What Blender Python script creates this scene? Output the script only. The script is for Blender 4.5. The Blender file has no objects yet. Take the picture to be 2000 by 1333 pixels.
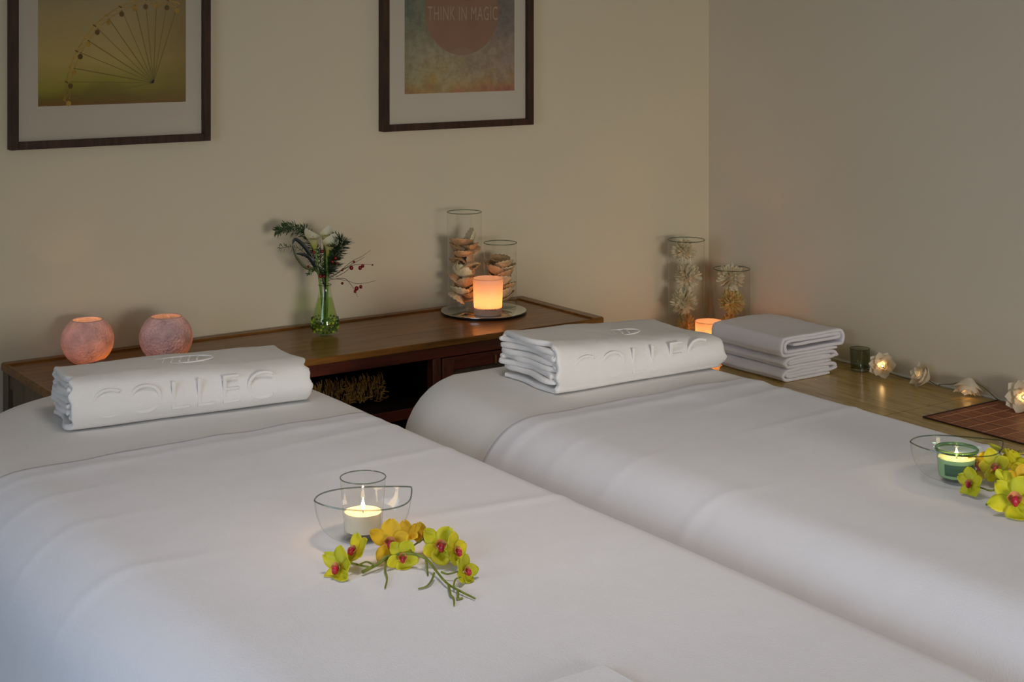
import bpy, bmesh, math, random
from mathutils import Vector, Matrix, noise
from math import pi, sin, cos

scn = bpy.context.scene
C = scn.collection
# ------------------------------------------------------------------ camera
CAMZ = 1.50
FPX, TH, YH = 2995.66, 0.6087, 32.4
cam_data = bpy.data.cameras.new('camera')
cam = bpy.data.objects.new('camera', cam_data)
C.objects.link(cam)
cam.location = (0, 0, CAMZ)
cam.rotation_euler = (pi / 2, 0, -TH)
cam_data.sensor_width = 36
cam_data.lens = FPX / 2000 * 36
cam_data.shift_y = -(666.5 - YH) / 2000
cam_data.clip_start = 0.02
scn.camera = cam
# ------------------------------------------------------------------ view
vs = scn.view_settings
vs.view_transform = 'Standard'
vs.look = 'None'
vs.gamma = 1.0
vs.use_curve_mapping = False
vs.exposure = 0.0
# ------------------------------------------------------------------ world
w = bpy.data.worlds.new('world')
scn.world = w
w.use_nodes = True
w.node_tree.nodes['Background'].inputs[0].default_value = (0.80, 0.90, 1.0, 1)
w.node_tree.nodes['Background'].inputs[1].default_value = 0.6


def area(name, loc, target, sx, sy, power, color, spread=None):
    l = bpy.data.lights.new(name, 'AREA')
    l.shape = 'RECTANGLE'
    l.size, l.size_y = sx, sy
    l.energy = power
    l.color = color
    if spread:
        l.spread = math.radians(spread)
    o = bpy.data.objects.new(name, l)
    C.objects.link(o)
    o.location = loc
    d = Vector(target) - Vector(loc)
    o.rotation_euler = d.to_track_quat('-Z', 'Y').to_euler()
    return o


# daylight through the window in the left wall (just inside the opening)
area('window_daylight', (-1.47, 0.9, 1.35), (0.5, 0.75, 0.45), 2.3, 1.3, 23, (0.62, 0.78, 1.0), 125)
# soft fill light added behind the camera to brighten the back wall
area('rear_wall_fill', (1.2, -2.22, 1.15), (2.85, 3.75, -0.25), 1.2, 0.8, 10.0, (1.0, 0.94, 0.86), 56)
# ceiling fittings, warm
area('ceiling_lamp_light', (1.25, 1.9, 2.42), (1.25, 1.9, 0), 0.5, 0.5, 4.0, (1.0, 0.90, 0.82), 112)
area('rear_lamp_light', (0.4, -1.0, 2.42), (0.4, -1.0, 0), 1.1, 1.1, 4, (1.0, 0.86, 0.72))

# ------------------------------------------------------------------ helpers


def at(px, py, z=None, Y=None, X=None):
    """the point of the room seen at photo pixel (px, py) on a plane of the room"""
    u = (px - 1000) / FPX
    v = (YH - py) / FPX
    d = Vector((u * cos(TH) + sin(TH), -u * sin(TH) + cos(TH), v))
    if z is not None:
        s = (z - CAMZ) / d.z
    elif Y is not None:
        s = Y / d.y
    else:
        s = X / d.x
    return Vector((d.x * s, d.y * s, CAMZ + d.z * s))


class MB:
    def __init__(self):
        self.v = []
        self.f = []
        self.m = []
        self.mi = 0

    def add(self, verts, faces):
        o = len(self.v)
        self.v += [tuple(p) for p in verts]
        self.f += [tuple(i + o for i in f) for f in faces]
        self.m += [self.mi] * len(faces)
        return self

    def box(self, a, b, M=None):
        x0, y0, z0 = a
        x1, y1, z1 = b
        v = [Vector(p) for p in ((x0, y0, z0), (x1, y0, z0), (x1, y1, z0), (x0, y1, z0),
                                 (x0, y0, z1), (x1, y0, z1), (x1, y1, z1), (x0, y1, z1))]
        if M:
            v = [M @ p for p in v]
        return self.add(v, [(0, 3, 2, 1), (4, 5, 6, 7), (0, 1, 5, 4), (1, 2, 6, 5), (2, 3, 7, 6), (3, 0, 4, 7)])

    def lathe(self, prof, n=48, M=None, closed=False):
        """prof: list of (r, z)"""
        v = []
        for r, z in prof:
            for i in range(n):
                a = 2 * pi * i / n
                p = Vector((r * cos(a), r * sin(a), z))
                v.append(M @ p if M else p)
        k = len(prof)
        f = []
        for j in range(k if closed else k - 1):
            j2 = (j + 1) % k
            for i in range(n):
                f.append((j * n + i, j * n + (i + 1) % n, j2 * n + (i + 1) % n, j2 * n + i))
        return self.add(v, f)

    def tube(self, path, rad, n=8, caps=True):
        path = [Vector(p) for p in path]
        k = len(path)
        if not hasattr(rad, '__len__'):
            rad = [rad] * k
        v = []
        up = None
        for i, p in enumerate(path):
            t = (path[min(i + 1, k - 1)] - path[max(i - 1, 0)]).normalized()
            if up is None:
                up = Vector((0, 0, 1)) if abs(t.z) < 0.9 else Vector((1, 0, 0))
            a = t.cross(up).normalized()
            up = a.cross(t).normalized()
            for j in range(n):
                q = 2 * pi * j / n
                v.append(p + (a * cos(q) + up * sin(q)) * rad[i])
        f = []
        for i in range(k - 1):
            for j in range(n):
                f.append((i * n + j, i * n + (j + 1) % n, (i + 1) * n + (j + 1) % n, (i + 1) * n + j))
        if caps:
            f.append(tuple(range(n))[::-1])
            f.append(tuple((k - 1) * n + j for j in range(n)))
        return self.add(v, f)

    def grid(self, fn, nu, nv, closed_u=False):
        v = []
        for j in range(nv + 1):
            for i in range(nu if closed_u else nu + 1):
                v.append(fn(i / nu, j / nv))
        s = nu if closed_u else nu + 1
        f = []
        for j in range(nv):
            for i in range(nu):
                i2 = (i + 1) % s if closed_u else i + 1
                f.append((j * s + i, j * s + i2, (j + 1) * s + i2, (j + 1) * s + i))
        return self.add(v, f)

    def ball(self, c, r, n=12, sc=(1, 1, 1), M=None):
        c = Vector(c)

        def fn(u, v):
            a = 2 * pi * u
            b = pi * (0.001 + 0.998 * v)
            p = Vector((r * sc[0] * sin(b) * cos(a), r * sc[1] * sin(b) * sin(a), r * sc[2] * cos(b)))
            if M:
                p = M @ p
            return p + c
        return self.grid(fn, n, max(4, n // 2 + 1), True)

    def build(self, name, mats, parent=None, smooth=True, bevel=0, solid=0, subsurf=0, loc=None, weld=False, angle=40, offset=0):
        me = bpy.data.meshes.new(name)
        me.from_pydata(self.v, [], self.f)
        if not isinstance(mats, (list, tuple)):
            mats = [mats]
        for m in mats:
            me.materials.append(m)
        for p, mi in zip(me.polygons, self.m):
            p.material_index = mi
        bm = bmesh.new()
        bm.from_mesh(me)
        if weld:
            bmesh.ops.remove_doubles(bm, verts=bm.verts, dist=1e-5)
        bmesh.ops.recalc_face_normals(bm, faces=bm.faces)
        bm.to_mesh(me)
        bm.free()
        if smooth:
            me.shade_smooth()
            me.set_sharp_from_angle(angle=math.radians(angle))
        o = bpy.data.objects.new(name, me)
        C.objects.link(o)
        if parent:
            o.parent = parent
        if loc:
            o.location = loc
        if bevel:
            b = o.modifiers.new('bevel', 'BEVEL')
            b.width = bevel
            b.segments = 2
            b.limit_method = 'ANGLE'
        if solid:
            s = o.modifiers.new('solid', 'SOLIDIFY')
            s.thickness = solid
            s.offset = offset
        if subsurf:
            s = o.modifiers.new('sub', 'SUBSURF')
            s.levels = s.render_levels = subsurf
        return o


def tag(o, label, cat, group=None, kind=None):
    if label:
        o['label'] = label
    if cat:
        o['category'] = cat
    if group:
        o['group'] = group
    if kind:
        o['kind'] = kind
    return o


def thing(name, label, cat, loc=(0, 0, 0), rz=0, group=None):
    o = bpy.data.objects.new(name, None)
    C.objects.link(o)
    o.location = loc
    o.rotation_euler = (0, 0, rz)
    o.empty_display_size = 0.05
    return tag(o, label, cat, group)


def struct(o):
    o['kind'] = 'structure'
    return o


def catmull(pts, n=8, closed=False):
    pts = [Vector(p) for p in pts]
    out = []
    k = len(pts)
    for i in range(k - 1):
        p0 = pts[max(i - 1, 0)]
        p1, p2 = pts[i], pts[i + 1]
        p3 = pts[min(i + 2, k - 1)]
        for j in range(n):
            t = j / n
            out.append(0.5 * ((2 * p1) + (p2 - p0) * t + (2 * p0 - 5 * p1 + 4 * p2 - p3) * t * t + (3 * p1 - p0 - 3 * p2 + p3) * t ** 3))
    out.append(pts[-1].copy())
    return out


def text_mesh(name, body, size, mat, parent, M, sx=1.0, extrude=0.0005, bend=None, bevel=0, offset=0, spacing=1.0):
    cu = bpy.data.curves.new(name, 'FONT')
    cu.body = body
    cu.size = size
    cu.extrude = extrude
    cu.bevel_depth = bevel
    cu.bevel_resolution = 2
    cu.offset = offset
    cu.space_character = spacing
    cu.align_x = 'CENTER'
    cu.align_y = 'CENTER'
    tmp = bpy.data.objects.new('tmp', cu)
    C.objects.link(tmp)
    dg = bpy.context.evaluated_depsgraph_get()
    dg.update()
    me = bpy.data.meshes.new_from_object(tmp.evaluated_get(dg))
    bpy.data.objects.remove(tmp)
    for v in me.vertices:
        p = Vector(v.co)
        p.x *= sx
        if bend:
            p = bend(p)
        v.co = M @ p
    me.name = name
    me.materials.clear()
    me.materials.append(mat)
    o = bpy.data.objects.new(name, me)
    C.objects.link(o)
    if parent:
        o.parent = parent
    return o


# ------------------------------------------------------------------ materials
def lin(c):
    return tuple(((x / 255) / 12.92 if x / 255 <= 0.04045 else ((x / 255 + 0.055) / 1.055) ** 2.4) for x in c)


class NT:
    def __init__(self, name):
        self.mat = bpy.data.materials.new(name)
        self.mat.use_nodes = True
        self.nt = self.mat.node_tree
        self.bsdf = self.nt.nodes['Principled BSDF']
        self.out = self.nt.nodes['Material Output']

    def n(self, typ, **kw):
        nd = self.nt.nodes.new(typ)
        for k, v in kw.items():
            if k.startswith('i_'):
                key = k[2:]
                key = int(key) if key.isdigit() else key.replace('_', ' ')
                nd.inputs[key].default_value = v
            else:
                setattr(nd, k, v)
        return nd

    def l(self, a, b):
        self.nt.links.new(a, b)


def ramp(N, fac, stops):
    r = N.n('ShaderNodeValToRGB')
    el = r.color_ramp.elements
    while len(el) < len(stops):
        el.new(0.5)
    for e, (p, c) in zip(el, stops):
        e.position = p
        e.color = (*c, 1)
    N.l(fac, r.inputs[0])
    return r


def coords(N, scale=(1, 1, 1), out='Object', rot=(0, 0, 0), loc=(0, 0, 0)):
    tc = N.n('ShaderNodeTexCoord')
    mp = N.n('ShaderNodeMapping')
    mp.inputs['Scale'].default_value = scale
    mp.inputs['Rotation'].default_value = rot
    mp.inputs['Location'].default_value = loc
    N.l(tc.outputs[out], mp.inputs[0])
    return mp.outputs[0]


def bump(N, h, strength, dist=0.002):
    b = N.n('ShaderNodeBump')
    b.inputs['Strength'].default_value = strength
    b.inputs['Distance'].default_value = dist
    N.l(h, b.inputs['Height'])
    N.l(b.outputs[0], N.bsdf.inputs['Normal'])
    return b


def plain(name, col, rough=0.6, metal=0, var=0.08, nscale=8, spec=0.5, bmp=0, bscale=200, bdist=0.001, sheen=0, coat=0):
    N = NT(name)
    co = coords(N)
    nz = N.n('ShaderNodeTexNoise')
    nz.inputs['Scale'].default_value = nscale
    nz.inputs['Detail'].default_value = 4
    N.l(co, nz.inputs[0])
    a = tuple(max(0, c * (1 - var)) for c in col)
    b = tuple(min(1, c * (1 + var)) for c in col)
    r = ramp(N, nz.outputs[0], [(0.3, a), (0.7, b)])
    N.l(r.outputs[0], N.bsdf.inputs['Base Color'])
    N.bsdf.inputs['Roughness'].default_value = rough
    N.bsdf.inputs['Metallic'].default_value = metal
    N.bsdf.inputs['Specular IOR Level'].default_value = spec
    if sheen:
        N.bsdf.inputs['Sheen Weight'].default_value = sheen
        N.bsdf.inputs['Sheen Roughness'].default_value = 0.5
    if coat:
        N.bsdf.inputs['Coat Weight'].default_value = coat
        N.bsdf.inputs['Coat Roughness'].default_value = 0.1
    if bmp:
        n2 = N.n('ShaderNodeTexNoise')
        n2.inputs['Scale'].default_value = bscale
        n2.inputs['Detail'].default_value = 3
        N.l(co, n2.inputs[0])
        bump(N, n2.outputs[0], bmp, bdist)
    return N.mat


def wood(name, dark, light, axis='X', rough=0.3, scale=1.0, coat=0.3, spec=0.5):
    N = NT(name)
    s = {'X': (1.5, 14, 14), 'Y': (14, 1.5, 14), 'Z': (14, 14, 1.5)}[axis]
    co = coords(N, tuple(q * scale for q in s))
    nz = N.n('ShaderNodeTexNoise')
    nz.inputs['Scale'].default_value = 3
    nz.inputs['Detail'].default_value = 6
    nz.inputs['Distortion'].default_value = 0.6
    N.l(co, nz.inputs[0])
    n2 = N.n('ShaderNodeTexNoise')
    n2.inputs['Scale'].default_value = 14
    n2.inputs['Detail'].default_value = 4
    N.l(co, n2.inputs[0])
    mx = N.n('ShaderNodeMath', operation='MULTIPLY_ADD')
    N.l(n2.outputs[0], mx.inputs[0])
    mx.inputs[1].default_value = 0.4
    N.l(nz.outputs[0], mx.inputs[2])
    r = ramp(N, mx.outputs[0], [(0.5, dark), (0.9, light)])
    N.l(r.outputs[0], N.bsdf.inputs['Base Color'])
    N.bsdf.inputs['Roughness'].default_value = rough
    N.bsdf.inputs['Coat Weight'].default_value = coat
    N.bsdf.inputs['Coat Roughness'].default_value = 0.12
    N.bsdf.inputs['Specular IOR Level'].default_value = spec
    bump(N, n2.outputs[0], 0.05, 0.001)
    return N.mat


def glass(name, tint=(0.985, 0.99, 0.98), edge=(0.50, 0.54, 0.48), gloss=0.9):
    """thin clear glass: see-through face on, darker and shinier where seen edge on"""
    N = NT(name)
    lw = N.n('ShaderNodeLayerWeight')
    lw.inputs['Blend'].default_value = 0.50
    tr = N.n('ShaderNodeBsdfTransparent')
    r = ramp(N, lw.outputs['Facing'], [(0.0, tint), (0.80, tint), (1.0, edge)])
    N.l(r.outputs[0], tr.inputs[0])
    gl = N.n('ShaderNodeBsdfGlossy')
    gl.inputs['Roughness'].default_value = 0.03
    gl.inputs['Color'].default_value = (gloss, gloss, gloss, 1)
    pw = N.n('ShaderNodeMath', operation='POWER')
    N.l(lw.outputs['Facing'], pw.inputs[0])
    pw.inputs[1].default_value = 4.5
    ma = N.n('ShaderNodeMath', operation='MULTIPLY_ADD')
    N.l(pw.outputs[0], ma.inputs[0])
    ma.inputs[1].default_value = 0.55
    ma.inputs[2].default_value = 0.045
    mx = N.n('ShaderNodeMixShader')
    N.l(ma.outputs[0], mx.inputs[0])
    N.l(tr.outputs[0], mx.inputs[1])
    N.l(gl.outputs[0], mx.inputs[2])
    N.l(mx.outputs[0], N.out.inputs[0])
    return N.mat


def real_glass(name, col=(0.9, 0.95, 0.92), rough=0.02):
    N = NT(name)
    N.bsdf.inputs['Base Color'].default_value = (*col, 1)
    N.bsdf.inputs['Transmission Weight'].default_value = 1
    N.bsdf.inputs['Roughness'].default_value = rough
    N.bsdf.inputs['IOR'].default_value = 1.45
    return N.mat


def emissive(name, col, strength):
    N = NT(name)
    N.bsdf.inputs['Base Color'].default_value = (*col, 1)
    N.bsdf.inputs['Emission Color'].default_value = (*col, 1)
    N.bsdf.inputs['Emission Strength'].default_value = strength
    return N.mat


def translucent(name, col, tcol, fac=0.5, nscale=30, var=0.1, crackle=False, rough=0.6):
    N = NT(name)
    co = coords(N)
    nz = N.n('ShaderNodeTexNoise')
    nz.inputs['Scale'].default_value = nscale
    nz.inputs['Detail'].default_value = 5
    N.l(co, nz.inputs[0])
    r = ramp(N, nz.outputs[0], [(0.3, tuple(c * (1 - var) for c in col)), (0.7, tuple(min(1, c * (1 + var)) for c in col))])
    rt = ramp(N, nz.outputs[0], [(0.3, tuple(c * (1 - 2 * var) for c in tcol)), (0.7, tcol)])
    N.l(r.outputs[0], N.bsdf.inputs['Base Color'])
    N.bsdf.inputs['Roughness'].default_value = rough
    tl = N.n('ShaderNodeBsdfTranslucent')
    N.l(rt.outputs[0], tl.inputs[0])
    mx = N.n('ShaderNodeMixShader')
    mx.inputs[0].default_value = fac
    N.l(N.bsdf.outputs[0], mx.inputs[1])
    N.l(tl.outputs[0], mx.inputs[2])
    N.l(mx.outputs[0], N.out.inputs[0])
    if crackle:
        vo = N.n('ShaderNodeTexVoronoi')
        vo.inputs['Scale'].default_value = 160
        N.l(co, vo.inputs[0])
        b = bump(N, vo.outputs[0], 1.0, 0.003)
        N.l(b.outputs[0], tl.inputs['Normal'])
    return N.mat


def gradz(name, stops, rough=0.5, trans=0.0):
    """a thing whose own colour changes along its height (petals that are green at the base)"""
    N = NT(name)
    tc = N.n('ShaderNodeTexCoord')
    sp = N.n('ShaderNodeSeparateXYZ')
    N.l(tc.outputs['Generated'], sp.inputs[0])
    r = ramp(N, sp.outputs['Z'], stops)
    N.l(r.outputs[0], N.bsdf.inputs['Base Color'])
    N.bsdf.inputs['Roughness'].default_value = rough
    if trans:
        tl = N.n('ShaderNodeBsdfTranslucent')
        N.l(r.outputs[0], tl.inputs[0])
        mx = N.n('ShaderNodeMixShader')
        mx.inputs[0].default_value = trans
        N.l(N.bsdf.outputs[0], mx.inputs[1])
        N.l(tl.outputs[0], mx.inputs[2])
        N.l(mx.outputs[0], N.out.inputs[0])
    return N.mat


def terry(name, col, bs=1.0, scale=260):
    N = NT(name)
    co = coords(N)
    n1 = N.n('ShaderNodeTexNoise')
    n1.inputs['Scale'].default_value = scale
    n1.inputs['Detail'].default_value = 3
    N.l(co, n1.inputs[0])
    n3 = N.n('ShaderNodeTexNoise')
    n3.inputs['Scale'].default_value = 22
    n3.inputs['Detail'].default_value = 5
    N.l(co, n3.inputs[0])
    r = ramp(N, n3.outputs[0], [(0.25, tuple(c * 0.965 for c in col)), (0.75, col)])
    N.l(r.outputs[0], N.bsdf.inputs['Base Color'])
    N.bsdf.inputs['Roughness'].default_value = 0.95
    N.bsdf.inputs['Specular IOR Level'].default_value = 0.1
    N.bsdf.inputs['Sheen Weight'].default_value = 0.15
    ad = N.n('ShaderNodeMath', operation='MULTIPLY_ADD')
    N.l(n3.outputs[0], ad.inputs[0])
    ad.inputs[1].default_value = 1.2
    N.l(n1.outputs[0], ad.inputs[2])
    bump(N, ad.outputs[0], 0.45 * bs, 0.0016)
    return N.mat


M = {}
M['wall'] = plain('wall_paint', (0.72, 0.635, 0.465), 0.85, var=0.015, nscale=2, spec=0.2, bmp=0.06, bscale=120)
M['wall_r'] = plain('wall_paint_right', (0.72, 0.64, 0.50), 0.85, var=0.015, nscale=2, spec=0.2, bmp=0.06, bscale=120)
M['ceiling'] = plain('ceiling_paint', (0.62, 0.59, 0.52), 0.9, var=0.01)
M['floor'] = wood('floor_oak', (0.10, 0.06, 0.035), (0.22, 0.14, 0.08), 'Y', 0.4)
M['white_trim'] = plain('white_trim_paint', (0.72, 0.70, 0.63), 0.5, var=0.02)
M['wood_top'] = wood('dark_wood_top', (0.14, 0.055, 0.010), (0.31, 0.130, 0.026), 'X', 0.30, 1.0, 0.12, 0.25)
M['wood_front'] = wood('red_wood_front', (0.065, 0.010, 0.005), (0.16, 0.026, 0.012), 'X', 0.4, 1.0, 0.25)
M['wood_stile'] = wood('red_wood_upright', (0.07, 0.016, 0.008), (0.20, 0.052, 0.026), 'Z', 0.4, 1.6, 0.25)
M['wood_side'] = wood('brown_wood_side', (0.075, 0.052, 0.030), (0.15, 0.105, 0.062), 'Z', 0.5, 0.7, 0.1)
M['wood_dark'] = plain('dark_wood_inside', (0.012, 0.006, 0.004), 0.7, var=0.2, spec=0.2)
M['frame_wood'] = wood('walnut_frame', (0.028, 0.012, 0.006), (0.070, 0.030, 0.016), 'Z', 0.55, 1.5, 0.05, 0.3)
M['mount'] = plain('white_mount_board', (0.74, 0.67, 0.56), 0.9, var=0.01, spec=0.2)
M['sheet'] = terry('fitted_sheet_cotton', (0.79, 0.765, 0.74), 0.5, 500)
M['blanket'] = terry('white_fleece', (0.80, 0.785, 0.815), 0.8, 300)
M['towel'] = terry('white_terry', (0.86, 0.83, 0.80), 1.3, 420)
M['towel_grey'] = terry('soft_white_terry', (0.86, 0.84, 0.89), 1.2, 380)
M['glass'] = glass('clear_glass')
M['glass_rim'] = glass('glass_rim', (0.55, 0.60, 0.55), (0.20, 0.23, 0.20))
M['glass_green'] = glass('green_glass', (0.72, 0.90, 0.76), (0.12, 0.25, 0.12))
M['glass_green_rim'] = real_glass('green_glass_rim', (0.25, 0.50, 0.25))
M['glass_grey'] = glass('smoky_green_glass', (0.62, 0.66, 0.54), (0.10, 0.12, 0.07))
M['glass_base'] = real_glass('thick_glass_base', (0.80, 0.90, 0.84))
M['wax'] = plain('candle_wax', (0.85, 0.74, 0.55), 0.5, var=0.03)
M['tin'] = plain('tealight_tin', (0.55, 0.55, 0.56), 0.3, metal=0.8, var=0.03)
M['wick'] = plain('wick', (0.03, 0.02, 0.015), 0.9)
M['flame'] = emissive('flame', (1.0, 0.74, 0.40), 9)
M['mirror'] = plain('mirror_glass', (0.72, 0.78, 0.74), 0.03, metal=1.0, var=0.005)
M['mirror_edge'] = plain('mirror_black_edge', (0.006, 0.006, 0.008), 0.3)
M['green_dark'] = plain('dark_green_leaf', (0.020, 0.048, 0.014), 0.5, var=0.4, nscale=60)
M['green_mid'] = plain('fern_green', (0.050, 0.100, 0.028), 0.6, var=0.4, nscale=60)
M['green_stem'] = plain('fresh_green_stem', (0.16, 0.27, 0.035), 0.45, var=0.2, nscale=30)
M['leaf_black'] = plain('blackish_leaf', (0.012, 0.016, 0.014), 0.35, var=0.3, nscale=40)
M['twig'] = plain('brown_twig', (0.055, 0.028, 0.018), 0.8, var=0.3, nscale=80)
M['berry'] = plain('red_berry', (0.22, 0.006, 0.008), 0.25, var=0.3, nscale=90)


# ------------------------------------------------------------------ room shell
XR, YB, ZC = 3.399, 3.75, 2.50
XL, YF = -1.55, -2.3
T = 0.12
struct(MB().box((XL - T, YB, 0), (XR + T, YB + T, ZC)).build('wall_back', M['wall'], smooth=False))
struct(MB().box((XR, YF - T, 0), (XR + T, YB, ZC)).build('wall_right', M['wall_r'], smooth=False))
mb = MB()
mb.box((XL - T, YF - T, 0), (-.2, YF, ZC)).box((2.2, YF - T, 0), (XR, YF, ZC))
mb.box((-.2, YF - T, 0), (2.2, YF, .65)).box((-.2, YF - T, 2.05), (2.2, YF, ZC))
struct(mb.build('wall_front', M['wall'], smooth=False))
w2 = struct(MB().box((-.2, YF - .07, .65), (2.2, YF - .064, 2.05)).build('added_rear_window', M['glass'], smooth=False))  # unseen window, added to go with the rear fill light
mb = MB()
for a, b in (((-.2, .65), (2.2, .70)), ((-.2, 2.0), (2.2, 2.05)), ((-.2, .70), (-.15, 2.0)), ((2.15, .70), (2.2, 2.0)), ((.975, .70), (1.025, 2.0))):
    mb.box((a[0], YF - .10, a[1]), (b[0], YF - .03, b[1]))
mb.build('window_frame', M['white_trim'], w2, smooth=False)
wy0, wy1, wz0, wz1 = -0.35, 2.15, 0.65, 2.05
mb = MB()
mb.box((XL - T, YF, 0), (XL, wy0, ZC)).box((XL - T, wy1, 0), (XL, YB, ZC))
mb.box((XL - T, wy0, 0), (XL, wy1, wz0)).box((XL - T, wy0, wz1), (XL, wy1, ZC))
struct(mb.build('wall_left', M['wall'], smooth=False))
struct(MB().box((XL - T, YF - T, -0.1), (XR + T, YB + T, 0)).build('floor', M['floor'], smooth=False))
struct(MB().box((XL - T, YF - T, ZC), (XR + T, YB + T, ZC + 0.1)).build('ceiling', M['ceiling'], smooth=False))
win = struct(MB().box((XL - 0.07, wy0, wz0), (XL - 0.064, wy1, wz1)).build('window_1', M['glass'], smooth=False))
mb = MB()
for a, b in (((wy0, wz0), (wy1, wz0 + .05)), ((wy0, wz1 - .05), (wy1, wz1)), ((wy0, wz0 + .05), (wy0 + .05, wz1 - .05)),
             ((wy1 - .05, wz0 + .05), (wy1, wz1 - .05)), ((0.875, wz0 + .05), (0.925, wz1 - .05))):
    mb.box((XL - 0.10, a[0], a[1]), (XL - 0.03, b[0], b[1]))
mb.build('window_frame', M['white_trim'], win, smooth=False)

# tiled window-seat style ledge along the right wall
N = NT('travertine_tiles')
co = coords(N, (16, 2.2, 10))
nz = N.n('ShaderNodeTexNoise')
nz.inputs['Scale'].default_value = 3.5
nz.inputs['Detail'].default_value = 7
nz.inputs['Roughness'].default_value = 0.65
N.l(co, nz.inputs[0])
r = ramp(N, nz.outputs[0], [(0.32, (0.30, 0.18, 0.04)), (0.52, (0.50, 0.34, 0.10)), (0.72, (0.62, 0.45, 0.17))])
N.l(r.outputs[0], N.bsdf.inputs['Base Color'])
N.bsdf.inputs['Roughness'].default_value = 0.22
N.bsdf.inputs['Specular IOR Level'].default_value = 0.4
bump(N, nz.outputs[0], 0.05, 0.001)
M['tile'] = N.mat
M['grout'] = plain('grout', (0.16, 0.12, 0.06), 0.9)
ZL = 0.478
mb = MB()
mb.mi = 1
mb.box((2.70, 0.3, 0), (XR - .001, YB - .001, ZL - 0.0015))
mb.mi = 0
ys = [0.3, 0.676, 1.076, 1.476, 1.876, 2.276, 2.676, 3.10, 3.52, YB - .001]
for a, b in zip(ys[:-1], ys[1:]):
    mb.box((2.694, a + .0015, ZL - .012), (3.06 - .0012, b - .0015, ZL))
    mb.box((3.06 + .0012, a + .0015, ZL - .012), (XR - .001, b - .0015, ZL))
struct(mb.build('trim_1', [M['tile'], M['grout']], smooth=False))
mb = MB()
mb.tube([(XR - .003, 0.3, ZL + .003), (XR - .003, 1.8, ZL + .003), (XR - .003, YB - .004, ZL + .003)], 0.005, 6)
struct(mb.build('trim_2', M['white_trim']))
struct(MB().box((XL, YB - 0.015, 0), (2.69, YB, 0.09)).build('baseboard_back', M['white_trim'], smooth=False))
# ceiling fittings
for i, (x, y) in enumerate(((1.25, 1.9), (0.4, -1.0))):
    o = MB().box((x - .6, y - .6, 2.425), (x + .6, y + .6, 2.499)).build('ceiling_lamp', M['white_trim'], bevel=0.01)
    tag(o, 'square white ceiling lamp ' + ('above the two massage beds' if i == 0 else 'behind the camera position'), 'lamp')


# ------------------------------------------------------------------ sideboard
def sideboard():
    X0, X1, Y0, Y1, ZT = 1.104, 2.647, 3.351, 3.74, 0.663
    t = thing('sideboard', 'long low dark reddish wooden sideboard standing against the back wall', 'sideboard')
    top = MB().box((X0, Y0, ZT - .017), (X1, Y1, ZT)).build('top', M['wood_top'], t, bevel=0.002)
    mb = MB()
    w_, h_ = .030, .0045
    for a, b in (((X0 + .002, Y1 - w_), (X1 - .002, Y1 - .001)), ((X1 - w_ - .004, Y0 + .002), (X1 - .002, Y1 - w_))):
        mb.box((a[0], a[1], ZT - .001), (b[0], b[1], ZT + h_ * .5))
    mb.box((X0 + .002, Y1 - w_ - .006, ZT - .001), (X1 - w_ - .004, Y1 - w_, ZT + h_))
    mb.box((X1 - w_ - .010, Y0 + .002, ZT - .001), (X1 - w_ - .004, Y1 - w_ - .006, ZT + h_))
    mb.box((X0 + .002, Y0 + .002, ZT - .001), (X0 + .010, Y1 - w_ - .006, ZT + h_ * .5))
    mb.build('raised_border', M['wood_top'], t, bevel=0.0012)
    f = Y0 + .008
    a = MB().box((X0 + .03, f, ZT - .047), (X1 - .03, f + .02, ZT - .017)).build('apron', M['wood_front'], t, bevel=.0015)
    for x in (X0 + .004, X1 - .039):
        for y in (f - .002, Y1 - .037):
            MB().box((x, y, 0), (x + .035, y + .035, ZT - .017)).build('leg', M['wood_side'], t, bevel=.002)
    for x in (X0 + .010, X1 - .030):
        p = MB().box((x, f + .033, .10), (x + .018, Y1 - .062, ZT - .017)).build('side_panel', M['wood_side'], t, bevel=.001)
        MB().box((x, Y1 - .062, ZT - .055), (x + .018, Y1 - .037, ZT - .017)).build('side_rail', M['wood_side'], t)
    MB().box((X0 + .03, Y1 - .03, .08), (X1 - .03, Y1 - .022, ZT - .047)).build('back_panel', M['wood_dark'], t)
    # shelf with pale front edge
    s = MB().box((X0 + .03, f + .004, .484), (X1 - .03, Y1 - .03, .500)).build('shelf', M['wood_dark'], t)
    MB().box((X0 + .04, f - .001, .473), (X1 - .04, f + .004, .4995)).build('shelf_edge', M['wood_front'], s, bevel=.001)
    MB().box((X0 + .03, f + .004, .08), (X1 - .03, Y1 - .03, .10)).build('bottom_board', M['wood_front'], t)
    for x in (1.630, 2.094):
        MB().box((x, f + .001, .10), (x + .024, f + .03, ZT - .047)).build('upright', M['wood_stile'], t, bevel=.002)
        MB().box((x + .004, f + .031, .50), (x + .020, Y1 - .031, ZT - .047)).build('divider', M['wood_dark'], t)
    for x0, x1 in ((1.150, 1.622), (2.124, 2.600)):
        d = MB()
        z0, z1, st = .505, .6135, .036
        d.box((x0 + st, f + .002, z1 - .034), (x1 - st, f + .016, z1)).box((x0 + st, f + .002, z0), (x1 - st, f + .016, z0 + .022))
        dr = d.build('door', M['wood_front'], t, bevel=.0015)
        for q in (x0, x1 - st):
            MB().box((q, f + .002, z0), (q + st - .0005, f + .017, z1)).build('stile', M['wood_stile'], dr, bevel=.0015)
        MB().box((x0 + st, f + .010, z0 + .022), (x1 - st, f + .013, z1 - .034)).build('inset_panel', M['wood_side'], dr)
        # brass strip hinge
        MB().box((x0 + .160, f - .003, z1 - .032), (x0 + .166, f + .003, z1 - .010)).build('hinge', plain('brass', (0.5, 0.36, 0.12), .3, metal=1), dr)
    return t


sideboard()


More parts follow.
